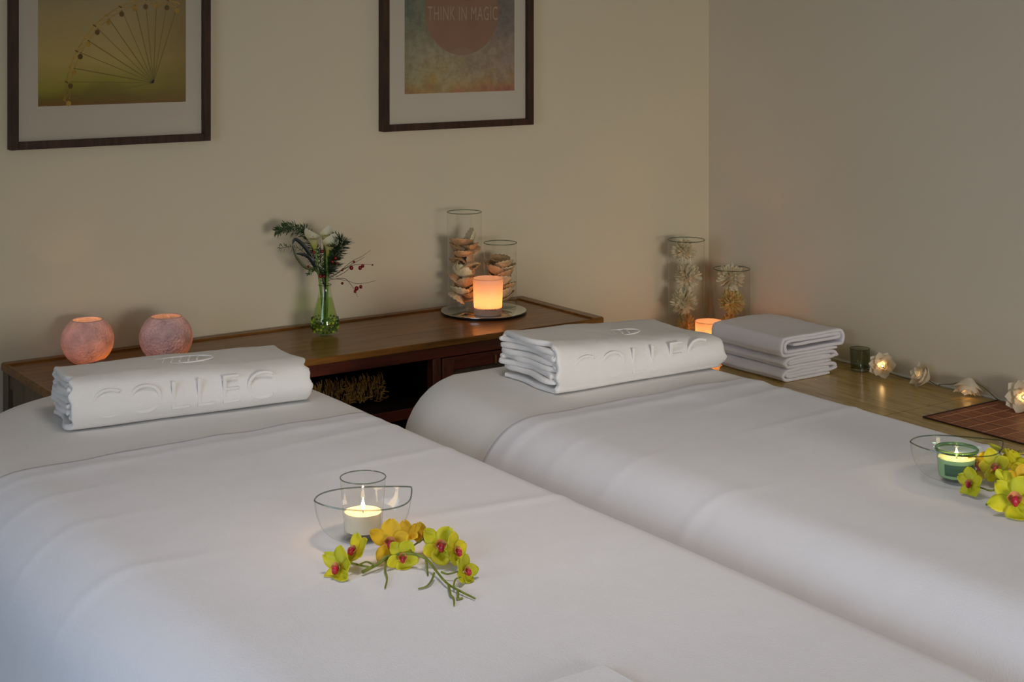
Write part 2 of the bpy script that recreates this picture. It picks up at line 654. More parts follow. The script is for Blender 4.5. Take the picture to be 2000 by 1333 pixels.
def basket():
    t = thing('wicker_basket', 'dark woven twig basket with golden sticks inside the open sideboard compartment', 'basket', (1.855, 3.52, .5005))
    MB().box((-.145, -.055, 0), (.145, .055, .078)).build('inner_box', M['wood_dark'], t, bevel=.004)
    rnd = random.Random(5)
    mb = MB()
    for i in range(900):
        x = rnd.uniform(-.147, .147)
        z = rnd.uniform(.004, .056)
        L = rnd.uniform(.012, .028)
        lean = rnd.uniform(-.006, .006)
        y = -.058 + rnd.uniform(-.003, .002)
        mb.mi = rnd.choice([0, 0, 1, 1, 2])
        if rnd.random() < .2:
            mb.tube([(x, y, z), (x + L * .5, y - .003, z + lean), (x + L, y, z)], .0014, 4)
        else:
            mb.tube([(x, y, z), (x + lean * .5 + .001, y - .003, z + L * .5), (x + lean, y, min(.08, z + L))], .0014, 4)
    for i in range(160):
        y = rnd.uniform(-.055, .055)
        z = rnd.uniform(.004, .058)
        mb.mi = rnd.choice([0, 1, 2])
        for s in (-.148, .148):
            mb.tube([(s, y, z), (s * 1.01, y, z + .01), (s, y + .002, z + .02)], .0011, 4)
    mb.build('weave', [plain('twig_gold', (0.85, 0.52, 0.14), .6, var=.3), plain('twig_brown', (0.40, 0.20, 0.06), .6, var=.3),
                       plain('twig_dark', (0.02, 0.010, 0.006), .7, var=.3)], t)


basket()


# ------------------------------------------------------------------ framed prints
def framed(name, label, x0, width, zbot, height, px0, px1, pz0, mats_print, art):
    t = thing(name, label, 'picture', (x0 + width / 2, YB - .001, zbot))
    hw, d, b = width / 2, .030, .019
    for i, (p, q) in enumerate((((-hw, 0), (-hw + b, height)), ((hw - b, 0), (hw, height)), ((-hw + b, 0), (hw - b, b)), ((-hw + b, height - b), (hw - b, height)))):
        MB().box((p[0], -d, p[1]), (q[0], 0, q[1])).build('frame_rail', M['frame_wood'], t, bevel=.001)
    MB().box((-hw + b, -.012, b), (hw - b, -.004, height - b)).build('mount', M['mount'], t, smooth=False)
    a0, a1, c0 = px0 - (x0 + hw), px1 - (x0 + hw), pz0 - zbot
    c1 = height - .13
    mb = MB()
    mb.mi = 0
    mb.box((a0, -.0128, c0), (a1, -.0118, c1))
    art(mb, a0, a1, c0, c1, t)
    mb.build('print', mats_print, t, smooth=False)
    MB().box((-hw + b, -.0205, b), (hw - b, -.0190, height - b)).build('cover_glass', M['frame_glass'], t, smooth=False)
    return t


N = NT('picture_glass')
tr = N.n('ShaderNodeBsdfTransparent')
gl = N.n('ShaderNodeBsdfGlossy')
gl.inputs['Roughness'].default_value = .04
fr = N.n('ShaderNodeFresnel')
mx = N.n('ShaderNodeMixShader')
N.l(fr.outputs[0], mx.inputs[0])
N.l(tr.outputs[0], mx.inputs[1])
N.l(gl.outputs[0], mx.inputs[2])
N.l(mx.outputs[0], N.out.inputs[0])
M['frame_glass'] = N.mat

# ferris wheel print
N = NT('ferris_wheel_print')
tc = N.n('ShaderNodeTexCoord')
sp = N.n('ShaderNodeSeparateXYZ')
N.l(tc.outputs['Object'], sp.inputs[0])
co = coords(N, (6, 6, 9))
nz = N.n('ShaderNodeTexNoise')
nz.inputs['Scale'].default_value = 1.0
nz.inputs['Detail'].default_value = 3
N.l(co, nz.inputs[0])


def mth(N, op, a, b, c=None):
    m_ = N.n('ShaderNodeMath', operation=op)
    for i, q in enumerate((a, b, c)):
        if q is None:
            continue
        if isinstance(q, (int, float)):
            m_.inputs[i].default_value = q
        else:
            N.l(q, m_.inputs[i])
    return m_.outputs[0]


hgt = mth(N, 'MULTIPLY_ADD', nz.outputs[0], 0.085, sp.outputs['Z'])
r1 = ramp(N, mth(N, 'MULTIPLY', hgt, 2.0), [(0.290, (0.26, 0.11, 0.015)), (0.335, (0.22, 0.16, 0.015)), (0.39, (0.38, 0.32, 0.03)), (0.52, (0.60, 0.46, 0.13)), (0.78, (0.52, 0.40, 0.19)), (1.0, (0.24, 0.26, 0.15))])
dx = mth(N, 'MULTIPLY_ADD', nz.outputs[0], 0.2, mth(N, 'MULTIPLY', sp.outputs['X'], 2.2))
mxc = N.n('ShaderNodeMix', data_type='RGBA', blend_type='MIX')
rr = ramp(N, dx, [(0.15, (0, 0, 0)), (0.55, (0.7, 0.7, 0.7))])
N.l(rr.outputs[0], mxc.inputs[0])
N.l(r1.outputs[0], mxc.inputs[6])
mxc.inputs[7].default_value = (0.24, 0.15, 0.015, 1)
N.l(mxc.outputs[2], N.bsdf.inputs['Base Color'])
N.bsdf.inputs['Roughness'].default_value = .8
M['p_wheel_bg'] = N.mat
M['p_gold'] = plain('print_gold', (0.56, 0.33, 0.04), .8, var=.3, nscale=40)
M['p_olive'] = plain('print_olive', (0.24, 0.19, 0.025), .8, var=.1)
M['p_brown'] = plain('print_brown', (0.15, 0.08, 0.012), .8, var=.3, nscale=40)


def wheel_art(mb, a0, a1, c0, c1, t):
    ox, oz = t.location.x, t.location.z
    H = at(300, 162, Y=3.735)
    hx, hz = H.x - ox, H.z - oz
    y = -.0132
    pts = [at(px, py, Y=3.735) for px, py in ((126, 196), (130, 160), (137, 132), (150, 100), (166, 75), (185, 50), (208, 30), (235, 13), (262, 2))]
    pts = [Vector((p.x - ox, y, p.z - oz)) for p in pts]
    # continue the rim on above the frame of the photograph: mirror the arc
    R = (pts[-1] - Vector((hx, y, hz))).length
    a = math.atan2(pts[-1].z - hz, pts[-1].x - hx)
    for k in range(1, 14):
        q = a - k * .14
        x_, z_ = hx + R * cos(q), hz + R * sin(q)
        if x_ < a1 - .008 and z_ > c0 + .02:
            pts.append(Vector((x_, y, z_)))
    rim = catmull(pts, 4)

    def line(p, q, wd):
        d = (q - p)
        n_ = Vector((-d.z, 0, d.x)).normalized() * wd / 2
        mb.add([p - n_, q - n_, q + n_, p + n_], [(0, 1, 2, 3)])
    cc = Vector((hx, y, hz))
    mb.mi = 1
    for sc, wd in ((1.0, .0024), (.945, .0016)):
        rm = [cc + (p - cc) * sc for p in rim]
        for p, q in zip(rm[:-1], rm[1:]):
            line(p, q, wd)
    mb.mi = 1
    for i in range(0, len(rim) - 2, 2):
        line(rim[i], cc + (rim[i + 2] - cc) * .945, .0011)
    mb.mi = 2
    for i, p in enumerate(pts):
        line(cc + (p - cc) * .96, cc, .0016 if i % 2 else .0022)
    rnd = random.Random(1)
    for i, p in enumerate(pts):
        g = cc + (p - cc) * .955 + Vector((0, -.0002, -.010))
        mb.mi = 3 if i % 2 else 1
        n = 10
        r_ = .0066
        mb.add([g] + [g + Vector((r_ * cos(2 * pi * k / n), 0, r_ * 1.05 * sin(2 * pi * k / n))) for k in range(n)],
               [(0, k + 1, (k + 1) % n + 1) for k in range(n)])
        line(p + Vector((-.004, -.0002, .002)), p + Vector((.004, -.0002, -.003)), .003)


framed('picture_frame', 'wooden framed print of a golden ferris wheel on the back wall', 1.122, .516, 1.177, .72,
       1.193, 1.576, 1.280, [M['p_wheel_bg'], M['p_gold'], M['p_olive'], M['p_brown']], wheel_art)

# think in magic print
N = NT('dream_print')
tc = N.n('ShaderNodeTexCoord')
sp = N.n('ShaderNodeSeparateXYZ')
N.l(tc.outputs['Object'], sp.inputs[0])
nz = N.n('ShaderNodeTexNoise')
nz.inputs['Scale'].default_value = 14
nz.inputs['Detail'].default_value = 6
N.l(coords(N), nz.inputs[0])
nb = N.n('ShaderNodeTexNoise')
nb.inputs['Scale'].default_value = 45
nb.inputs['Detail'].default_value = 6
nb.inputs['Roughness'].default_value = .7
N.l(coords(N), nb.inputs[0])
hgt = mth(N, 'MULTIPLY_ADD', nz.outputs[0], 0.24, mth(N, 'SUBTRACT', sp.outputs['Z'], .05))
base = ramp(N, mth(N, 'MULTIPLY', hgt, 2.0), [(0.30, (0.55, 0.16, 0.04)), (0.37, (0.60, 0.34, 0.05)), (0.44, (0.55, 0.46, 0.22)), (0.60, (0.44, 0.38, 0.27)), (0.80, (0.12, 0.19, 0.15))])
xn = mth(N, 'MULTIPLY_ADD', nz.outputs[0], .16, sp.outputs['X'])
side = ramp(N, mth(N, 'ADD', mth(N, 'MULTIPLY', xn, 2.0), .5), [(0.28, (0.16, 0.22, 0.12)), (0.48, (0.52, 0.42, 0.20)), (0.70, (0.50, 0.38, 0.24)), (0.95, (0.36, 0.17, 0.20))])
m1 = N.n('ShaderNodeMix', data_type='RGBA', blend_type='MIX')
m1.inputs[0].default_value = .38
N.l(base.outputs[0], m1.inputs[6])
N.l(side.outputs[0], m1.inputs[7])
sk = ramp(N, nb.outputs[0], [(0.42, (0, 0, 0)), (0.62, (1, 1, 1))])
m2 = N.n('ShaderNodeMix', data_type='RGBA', blend_type='MULTIPLY')
m2.inputs[0].default_value = .55
N.l(m1.outputs[2], m2.inputs[6])
sk2 = ramp(N, nb.outputs[0], [(0.38, (0.55, 0.42, 0.25)), (0.6, (1, 1, 1))])
N.l(sk2.outputs[0], m2.inputs[7])
N.l(m2.outputs[2], N.bsdf.inputs['Base Color'])
N.bsdf.inputs['Roughness'].default_value = .8
M['p_dream'] = N.mat
M['p_disc'] = plain('print_rose_disc', (0.34, 0.165, 0.085), .8, var=.12, nscale=14)
M['p_moon'] = plain('print_pale_disc', (0.45, 0.37, 0.24), .8, var=.12, nscale=14)
M['p_overlap'] = plain('print_overlap', (0.36, 0.21, 0.12), .8, var=.08, nscale=14)
M['p_letter'] = plain('print_pale_letters', (0.50, 0.34, 0.22), .8, var=.05)


def magic_art(mb, a0, a1, c0, c1, t):
    ox, oz = t.location.x, t.location.z
    R_ = .127
    cx, cz = 2.428 - ox, 1.388 + R_ - oz
    mx_, mz_, mr = 2.428 - ox, 1.405 - oz - .060, .066

    def disc(x, y, z, r, m_, a=0, b=2 * pi, n=64):
        mb.mi = m_
        v = [(x, y, z)] + [(x + r * cos(a + (b - a) * k / n), y, z + r * sin(a + (b - a) * k / n)) for k in range(n + 1)]
        mb.add(v, [(0, k + 1, k + 2) for k in range(n)])
    disc(cx, -.0134, cz, R_, 1)
    # lens where the two discs overlap
    dd = cz - mz_
    a = (dd * dd + R_ * R_ - mr * mr) / (2 * dd)
    h = math.sqrt(max(0, R_ * R_ - a * a))
    zi = cz - a
    t1 = math.asin(h / R_)
    t2 = math.asin(min(1, h / mr))
    n = 24
    low = [(cx + R_ * sin(-t1 + 2 * t1 * k / n), -.0137, cz - R_ * cos(-t1 + 2 * t1 * k / n)) for k in range(n + 1)]
    hi = [(mx_ + mr * sin(-t2 + 2 * t2 * k / n), -.0137, mz_ + mr * cos(-t2 + 2 * t2 * k / n)) for k in range(n + 1)]
    mb.mi = 3
    mb.add(low + hi, [(k, k + 1, n + 2 + k, n + 1 + k) for k in range(n)])


fr2 = framed('picture_frame', 'wooden framed print with rose disc and pale lettering on the back wall', 2.156, .516, 1.177, .72,
             2.234, 2.613, 1.280, [M['p_dream'], M['p_disc'], M['p_moon'], M['p_overlap']], magic_art)
prt = [c for c in fr2.children if c.name.startswith('print')][0]
text_mesh('lettering', 'THINK IN MAGIC', .058, M['p_letter'], prt,
          Matrix.Translation((2.431 - fr2.location.x, -.0141, 1.507 - fr2.location.z)) @ Matrix.Rotation(pi / 2, 4, 'X'), sx=.50, extrude=.0001, spacing=1.1)


# ------------------------------------------------------------------ massage beds
def rr_profile(s, a, b, drop, n_top):
    pass


def bed(label, x0, x1, y0, y1, rc, ztop, roundl, roundr, lab_sheet, lab_blanket, yb, seed, bright=False):
    cx, cy = (x0 + x1) / 2, (y0 + y1) / 2
    # table under the covers
    t = thing('massage_table', label, 'massage table', (cx, cy, 0))
    hw, hl = (x1 - x0) / 2 - .17, (y1 - y0) / 2 - .24
    MB().box((-hw, -hl, ztop - .16), (hw, hl, ztop - .12)).build('frame', M['frame_wood'], t, bevel=.005)
    MB().box((-hw, -hl, ztop - .12), (hw, hl, ztop - .012)).build('padded_top', plain('cream_vinyl', (0.6, 0.56, 0.48), .5), t, bevel=.02)
    for sx in (-1, 1):
        for sy in (-1, 1):
            MB().box((sx * (hw - .05) - .025, sy * (hl - .08) - .025, 0), (sx * (hw - .05) + .025, sy * (hl - .08) + .025, ztop - .16)).build('leg', M['frame_wood'], t, bevel=.004)

    def topz(x, y):
        v = noise.noise(Vector((x * 2.3 + seed, y * 2.0, seed))) * .004
        v += noise.noise(Vector((x * 7 + seed, y * 5, seed + 3))) * .0018
        return v
    # fitted sheet: rounded-rectangle cover with drape
    out = []
    hw2, hl2 = (x1 - x0) / 2, (y1 - y0) / 2
    seg = 28
    for sx_, sy_, a0, r_ in ((1, 1, 0, rc[0]), (-1, 1, pi / 2, rc[1]), (-1, -1, pi, .2), (1, -1, 1.5 * pi, .2)):
        ccx, ccy = sx_ * (hw2 - r_), sy_ * (hl2 - r_)
        for k in range(seg + 1):
            q = a0 + (pi / 2) * k / seg
            out.append((ccx + r_ * cos(q), ccy + r_ * sin(q), cos(q), sin(q)))
    # densify straight runs
    dense = []
    for i in range(len(out)):
        a, b = out[i], out[(i + 1) % len(out)]
        L = math.hypot(b[0] - a[0], b[1] - a[1])
        n = max(1, int(L / .02))
        for k in range(n):
            f = k / n
            dense.append(tuple(a[j] + (b[j] - a[j]) * f for j in range(4)))
    n = len(dense)
    mb = MB()
    verts = []
    E0, E1 = .040, .100   # tight roll at the head and far side, a softer one on the window side
    rings = []
    K = 22
    ins = .006
    for k in range(K):
        rings.append(('top', .06 + .94 * k / K))
    for k in range(10):
        rings.append(('edge', k / 9 * pi / 2))
    for k in range(1, 16):
        rings.append(('drape', k / 15))
    tot = 0
    acc = [0]
    for i in range(n):
        a, b = dense[i], dense[(i + 1) % n]
        tot += math.hypot(b[0] - a[0], b[1] - a[1])
        acc.append(tot)
    nf = round(tot / .16)
    for kind_, f in rings:
        for i, (x, y, nx, ny) in enumerate(dense):
            sgn = acc[i] / tot
            if kind_ == 'top':
                ER = E0 + E1 * max(0, -nx)
                ix, iy = x - nx * ER, y - ny * ER
                # pull toward the spine of the bed
                sx_, sy_ = 0, max(-hl2 + hw2, min(hl2 - hw2, iy))
                px = sx_ + (ix - sx_) * max(f, .06)
                py = sy_ + (iy - sy_) * max(f, .06)
                z = ztop + topz(cx + px, cy + py)
            elif kind_ == 'edge':
                ER = E0 + E1 * max(0, -nx)
                px = x - nx * ER * (1 - sin(f))
                py = y - ny * ER * (1 - sin(f))
                z = ztop + topz(cx + px, cy + py) * cos(f) - ER * (1 - cos(f))
            else:
                am = .006 * f
                off = am * (sin(2 * pi * nf * sgn + seed) - 1)
                px, py = x + nx * off, y + ny * off
                ER = E0 + E1 * max(0, -nx)
                z = ztop - ER - f * (.46 - ER)
            verts.append((cx + px, cy + py, z))
    faces = []
    for j in range(len(rings) - 1):
        for i in range(n):
            faces.append((j * n + i, j * n + (i + 1) % n, (j + 1) * n + (i + 1) % n, (j + 1) * n + i))
    faces.append(tuple(range(n)))
    mb.add(verts, faces)
    o = mb.build('fitted_sheet', M['sheet'], weld=True)
    tag(o, lab_sheet, 'sheet')

    # fleece blanket: grid across the bed, from the line yb down to the foot
    ZB = ztop + .0055
    g = .006
    WL, WR = x0 - g, x1 + g
    prof = []     # (x, drop, side, nx)
    dl, dr = roundl, roundr
    nd = 18
    for k in range(nd, 0, -1):
        f = k / nd
        prof.append((WL, dl[1] + f * (.50 - dl[1]), f, -1))
    for k in range(12, -1, -1):
        a = k / 12 * pi / 2
        prof.append((WL + dl[0] * (1 - sin(a)), dl[1] * (1 - cos(a)), 0, -1))
    nt = 44
    for k in range(1, nt):
        f = k / nt
        prof.append((WL + dl[0] + (WR - dr[0] - WL - dl[0]) * f, 0, 0, 0))
    for k in range(0, 13):
        a = k / 12 * pi / 2
        prof.append((WR - dr[0] * (1 - sin(a)), dr[1] * (1 - cos(a)), 0, 1))
    for k in range(1, nd + 1):
        f = k / nd
        prof.append((WR, dr[1] + f * (.50 - dr[1]), f, 1))
    nv = 150
    yfoot = y0 - g
    nu = len(prof) - 1
    verts = []
    for j in range(nv + 22):
        if j < nv:
            s = j / (nv - 1)
            yy = yb + (yfoot + .10 - yb) * s
            fd, yo = 0, 0
        else:
            q = (j - nv + 1) / 22
            if q < .45:
                a = q / .45 * pi / 2
                yy = yfoot + .10 * (1 - sin(a))
                fd = .10 * (1 - cos(a))
            else:
                yy = yfoot
                fd = .10 + (q - .45) / .55 * .40
        for i, (x, dp, f, sd) in enumerate(prof):
            # hem wrinkles near the head edge
            e = max(0, 1 - (yb - yy) / .30)
            wv = 0
            if fd == 0:
                wv = topz(x, yy) * (1 if dp < .02 else .3)
                wv += e * e * .0035 * noise.noise(Vector((x * 11 + seed * 2, yy * 16, 4.2)))
                wv += .0024 * math.exp(-((yb - .055 - yy) / .016) ** 2)
                # long soft creases
                for (cy_, sl, am_) in ((yb - .34, .05, .0022), (yb - .62, -.12, .0028), (yb - .16, .10, .0020)):
                    dd = yy - (cy_ + sl * (x - cx))
                    wv += am_ * math.exp(-(dd / .013) ** 2) * (.5 + .5 * sin(x * 9 + seed))
            yo = .010 * noise.noise(Vector((x * 4, seed, 0))) * e
            fold = 0
            if f > 0:
                fold = (.011 * f * f) * (1.6 + sin(yy * 30 + seed) + .6 * sin(yy * 49 + 1.3 * seed))
            z = ZB + wv - max(dp, fd) * 1.0
            verts.append((x + sd * fold, yy + yo, z))
    s_ = nu + 1
    faces = []
    for j in range(nv + 21):
        for i in range(nu):
            faces.append((j * s_ + i, j * s_ + i + 1, (j + 1) * s_ + i + 1, (j + 1) * s_ + i))
    mb = MB().add(verts, faces)
    b = mb.build('blanket', M['blanket'], solid=.0035, offset=-1)
    tag(b, lab_blanket, 'blanket')
    return t


bed('padded massage table under the left bed covers', .705, 1.565, 1.02, 3.275, (.26, .42), .697, (.141, .141), (.06, .07),
    'cream fitted sheet at the head of the left massage bed', 'white fleece blanket spread over the left massage bed', 2.715, 1.3)
bed('padded massage table under the right bed covers', 1.655, 2.405, .85, 2.93, (.21, .21), .697, (.141, .141), (.06, .09),
    'cream fitted sheet at the head of the right massage bed', 'white fleece blanket spread over the right massage bed', 2.49, 6.1)
ZBED = .7035


# ------------------------------------------------------------------ folded towels
def folded(name, label, group, path, thick, L, mat, loc, rz, seed, taper=0.0, layers_jit=.006, sag=0.0, dgrow=0.0, n=34):
    """path: (depth, height) of the folded cloth seen end on; swept along local X, depth +Y"""
    t = thing(name, label, 'towel', loc, rz, group)
    pts = catmull([Vector((a, b, 0)) for a, b in path], 7)
    k = len(pts)
    nor = []
    for i in range(k):
        d = (pts[min(i + 1, k - 1)] - pts[max(i - 1, 0)]).normalized()
        nor.append(Vector((-d.y, d.x, 0)))
    h = thick / 2

    def tz(i):   # thinner cloth end
        return h * (1 if 1 < i < k - 2 else .75)
    outline = [pts[i] + nor[i] * tz(i) for i in range(k)] + [pts[i] - nor[i] * tz(i) for i in range(k - 1, -1, -1)]
    cen = [pts[i] for i in range(k)] + [pts[i] for i in range(k - 1, -1, -1)]
    idx = list(range(k)) + list(range(k - 1, -1, -1))
    m = len(outline)
    verts = []
    xs = [0, .0015, .004] + [.012 + (L - .024) * i / (n - 1) for i in range(n)] + [L - .004, L - .0015, L]
    zmax = max(p.y for p in outline)
    amax = max(p.x for p in outline)
    for xi, x in enumerate(xs):
        e = min(x, L - x)
        sh = 1.0 if e >= .004 else (.55 if e == 0 else (.82 if e < .003 else .95))
        for q in range(m):
            p = cen[q] + (outline[q] - cen[q]) * sh
            j = layers_jit * noise.noise(Vector((idx[q] * .13, seed, 3 if x < L / 2 else 9)))
            xx = x - L / 2 + j * (1 - 2 * x / L)
            f = x / L
            zz = p.y * (1 - taper * f) * (1 + .05 * noise.noise(Vector((x * 7, p.x * 5, seed)))) * (1 - sag * (p.x / amax) ** 2)
            yy = p.x * (1 + dgrow * f) + .006 * noise.noise(Vector((x * 6, p.y * 14, seed + 5)))
            nn = noise.noise(Vector((x * 38, p.x * 38, p.y * 38 + seed))) * .0012
            verts.append((xx, yy, max(.0, zz + nn * (1 if zz > .006 else 0))))
    faces = []
    for j in range(len(xs) - 1):
        for q in range(m):
            faces.append((j * m + q, j * m + (q + 1) % m, (j + 1) * m + (q + 1) % m, (j + 1) * m + q))
    for j, fl in ((0, 0), (len(xs) - 1, 1)):
        for i in range(k - 1):
            a, b, c, d = j * m + i, j * m + i + 1, j * m + (m - 2 - i), j * m + (m - 1 - i)
            faces.append((a, b, c, d) if fl else (d, c, b, a))
    MB().add(verts, faces).build('folded_cloth', mat, t, angle=70)
    return t


def zig(depth, height, th, nl, front=.006, wrap=True, start_back=.03):
    """outer wrap round the front, folded layers inside"""
    p = []
    r = .022
    h = th / 2
    back = depth
    p.append((back - .012, h))
    p.append((depth * .5, h))
    p.append((front + .022, h + .001))
    p.append((front + .005, h + .016))
    p.append((front, height * .42))
    p.append((front + .004, height * .66))
    p.append((front + .015, height * .86))
    p.append((front + .036, height - h - .001))
    p.append((depth * .4, height - h))
    p.append((back - .010, height - h - .001))
    p.append((back, height - h - .010))
    z = height - h - th * 1.25
    dirf = -1
    gap = (height - 2 * th - h) / max(1, nl)
    zs = [height - h - th - .0035 - gap * i * .92 for i in range(nl)]
    for i, z in enumerate(zs):
        ff = front + th + .014 + (.014 if i == 0 else 0)
        a, b = (back - .012, ff) if i % 2 == 0 else (ff, back - .012)
        p.append((a, z))
        p.append(((a + b) / 2, z + .001))
        p.append((b, z))
        if i < nl - 1:
            q = front + th + .006 if i % 2 == 0 else back - .004
            p.append((q, z - gap * .46))
    return p


tl_c = (Vector((1.0, 2.898, 0)) + Vector((1.462, 2.837, 0))) / 2
tl = folded('bath_towel', 'thick white folded towel with raised lettering lying on the left bed', 'folded bath towels on the beds',
            zig(.175, .101, .0105, 6), .0125, .490, M['towel'], (1.233, 2.868, .699), math.radians(-6.5), 2.0, taper=.20, layers_jit=.018, sag=.05, dgrow=.40)
tr_ = folded('bath_towel', 'thick white folded towel lying on the right bed beside the ledge', 'folded bath towels on the beds',
             zig(.225, .106, .0105, 6), .0125, .462, M['towel'], (2.160, 2.585, .699), math.radians(-1.5), 7.0, taper=.33, layers_jit=.018, sag=.03, dgrow=.22)
for t, word, dx, dpt in ((tl, 'COLLEC', -.024, .0013), (tr_, 'COLLEC', -.010, .0028)):
    fc = [c for c in t.children][0]
    lt = text_mesh('embossed_lettering', word, .084, M['towel'], fc,
                   Matrix.Translation((dx, dpt, .047)) @ Matrix.Rotation(pi / 2, 4, 'X'), sx=1.10, extrude=.0003, bevel=.0012, offset=-.0020, spacing=1.15)
    mb = MB()

    def el(u, v, rx=.068, ry=.030, r=.0018):
        a, b = 2 * pi * u, 2 * pi * v
        return Vector(((rx + r * cos(b)) * cos(a), .115 + (ry + r * cos(b)) * sin(a), (.0960 if t is tl else .0905) - .0028 + r * sin(b)))
    mb.grid(el, 60, 8, True)
    for k in range(5):
        xk = -.036 + k * .018
        zt = .0940 if t is tl else .0885
        mb.tube([(xk - .006, .100, zt), (xk, .116, zt + .0008), (xk + .006, .130, zt)], .0018, 6)
    mb.build('embossed_emblem', M['towel'], fc)

# stack of three on the ledge; local X runs from the visible end back towards the corner
SX, SY = 3.180, 3.205


def spiral(w_, hgt, th):
    h = th / 2
    return [(w_ - .03, h), (w_ * .5, h), (.020, h), (.003, h + .010), (.002, hgt * .5), (.010, hgt - .010), (.030, hgt - h), (w_ * .5, hgt - h + .001), (w_ - .020, hgt - h - .001),
            (w_ - .004, hgt - h - .011), (w_ - .006, h + th * .9 + .004), (w_ - .028, h + th + .001), (w_ * .5, h + th + .0015), (.030, h + th + .001), (.017, h + th + .007),
            (.028, hgt - h - th - .001), (w_ * .5, hgt - h - th + .0005), (w_ - .030, hgt - h - th - .001)] + (
                [(w_ - .018, hgt - h - th * 1.6), (w_ - .030, hgt - h - 2 * th - .003), (w_ * .5, hgt - h - 2 * th - .002), (.045, hgt - h - 2 * th - .003)] if hgt > .05 else [])


labs = ('cream white folded towel at the bottom of the stack on the ledge', 'cream white folded towel in the middle of the stack on the ledge',
        'cream white folded towel on top of the stack on the ledge, the thickest')
z = ZL + .0005
for i, (hh, ww, lw, dx, dy) in enumerate(((.035, .215, .265, 0, 0), (.033, .212, .27, .002, .0), (.056, .250, .285, .004, .004))):
    # local depth axis +Y must run to world +X: rotate -90 about Z then local X -> -Y
    o = folded('bath_towel', labs[i], 'stack of towels on the ledge', spiral(ww, hh, .0085), .0095, lw, M['towel_grey'],
               (SX - ww / 2 + dx - .01, SY + dy, z), math.radians(-90), 11.0 + 3 * i, layers_jit=.006, sag=.0, n=22)
    for c in o.children:   # mirror so that depth (local y) points to world +X
        pass
    z += hh + .0015

# flat folded cloth near the foot of the left bed
c0 = at(1180, 1298, z=.7095)
mb = MB()
mb.box((c0.x - .42, c0.y - .33, ZBED + .001), (c0.x, c0.y, ZBED + .007))
o = mb.build('face_cloth', M['blanket'], bevel=.003)
tag(o, 'flat white cloth laid near the foot of the left bed', 'cloth')


# ------------------------------------------------------------------ candles
def flame(parent, loc, h=.018, light=0.25, lz=.0, col=(1.0, .50, .18), rad=.0012):
    prof = [(.0003, 0), (.0022, .15 * h), (.0032, .32 * h), (.0028, .5 * h), (.0015, .75 * h), (.0002, h)]
    x, y, z = loc
    MB().lathe(prof, 14, Matrix.Translation(loc)).build('flame', M['flame'], parent)
    MB().tube([(x, y, z - .006), (x + .0003, y, z - .002), (x + .0012, y, z + .003)], .0006, 6).build('wick', M['wick'], parent)
    l = bpy.data.lights.new('flame_light', 'POINT')
    l.energy = light
    l.color = col
    l.shadow_soft_size = rad
    lo = bpy.data.objects.new('flame_light', l)
    C.objects.link(lo)
    lo.parent = parent
    lo.location = (x, y, z + h * 1.02 + rad)
    return lo


def tealight(label, loc, r=.019, h=.015, light=.2, group=None, tin=True, fh=.016, lz=.004):
    t = thing('tealight', label, 'candle', loc, 0, group)
    if tin:
        MB().lathe([(.0005, 0), (r, 0), (r, h), (r - .0006, h), (r - .0006, .001), (.0005, .001)], 36).build('tin_cup', M['tin'], t)
    MB().lathe([(.0005, .0015), (r - .001, .0015), (r - .001, h * .86), (r * .6, h * .82), (.0005, h * .82)], 36).build('wax', M['wax'], t)
    flame(t, (0, 0, h * .82 + .005), fh, light, lz)
    return t


# pink crackle globes
M['globe'] = translucent('pink_crackle_glass', (0.72, 0.61, 0.65), (0.95, 0.44, 0.20), .20, 30, .26, True, .5)


def globe(label, loc, R=.0625, light=.2, seed=0, fx=0, fy=0):
    t = thing('globe_candle_holder', label, 'candle holder', loc, 0, 'pink crackle globes on the sideboard')
    prof = []
    a0, a1 = math.radians(-62), math.radians(55)
    n = 26
    for i in range(n + 1):
        a = a0 + (a1 - a0) * i / n
        prof.append((R * cos(a), R * .97 * (sin(a) - sin(a0)) + .001))
    top = prof[-1]
    prof = [(.0005, .0012)] + [(prof[0][0] * .6, .0008)] + prof
    MB().lathe(prof, 64).build('shell', M['globe'], t)
    rim = [(top[0] + .0012 * cos(q), top[1] + .0012 * sin(q)) for q in [2 * pi * k / 8 for k in range(8)]]
    MB().lathe(rim, 64, closed=True).build('rim', M['globe_rim'], t)
    tealight('lit tealight glowing inside the ' + ('left' if seed == 0 else 'right') + ' pink crackle globe', (loc[0] + fx, loc[1] + fy, loc[2] + .0022), light=light, fh=.014)
    return t


M['globe_rim'] = plain('pink_glass_rim', (0.50, 0.38, 0.38), .4)
p = at(168, 708, z=.663)
globe('pink crackle glass globe nearest the left end of the sideboard', (p.x, p.y - .01, .6635), .0625, .11, 0, .012, -.018)
p = at(315, 700, z=.663)
globe('paler pink crackle glass globe behind the left towel', (p.x, p.y - .03, .6635), .0640, .07, 1, .026, .0)

# frosted candle jars
M['frosted'] = translucent('frosted_white_glass', (0.80, 0.66, 0.60), (0.97, 0.66, 0.44), .5, 10, .02, False, .35)


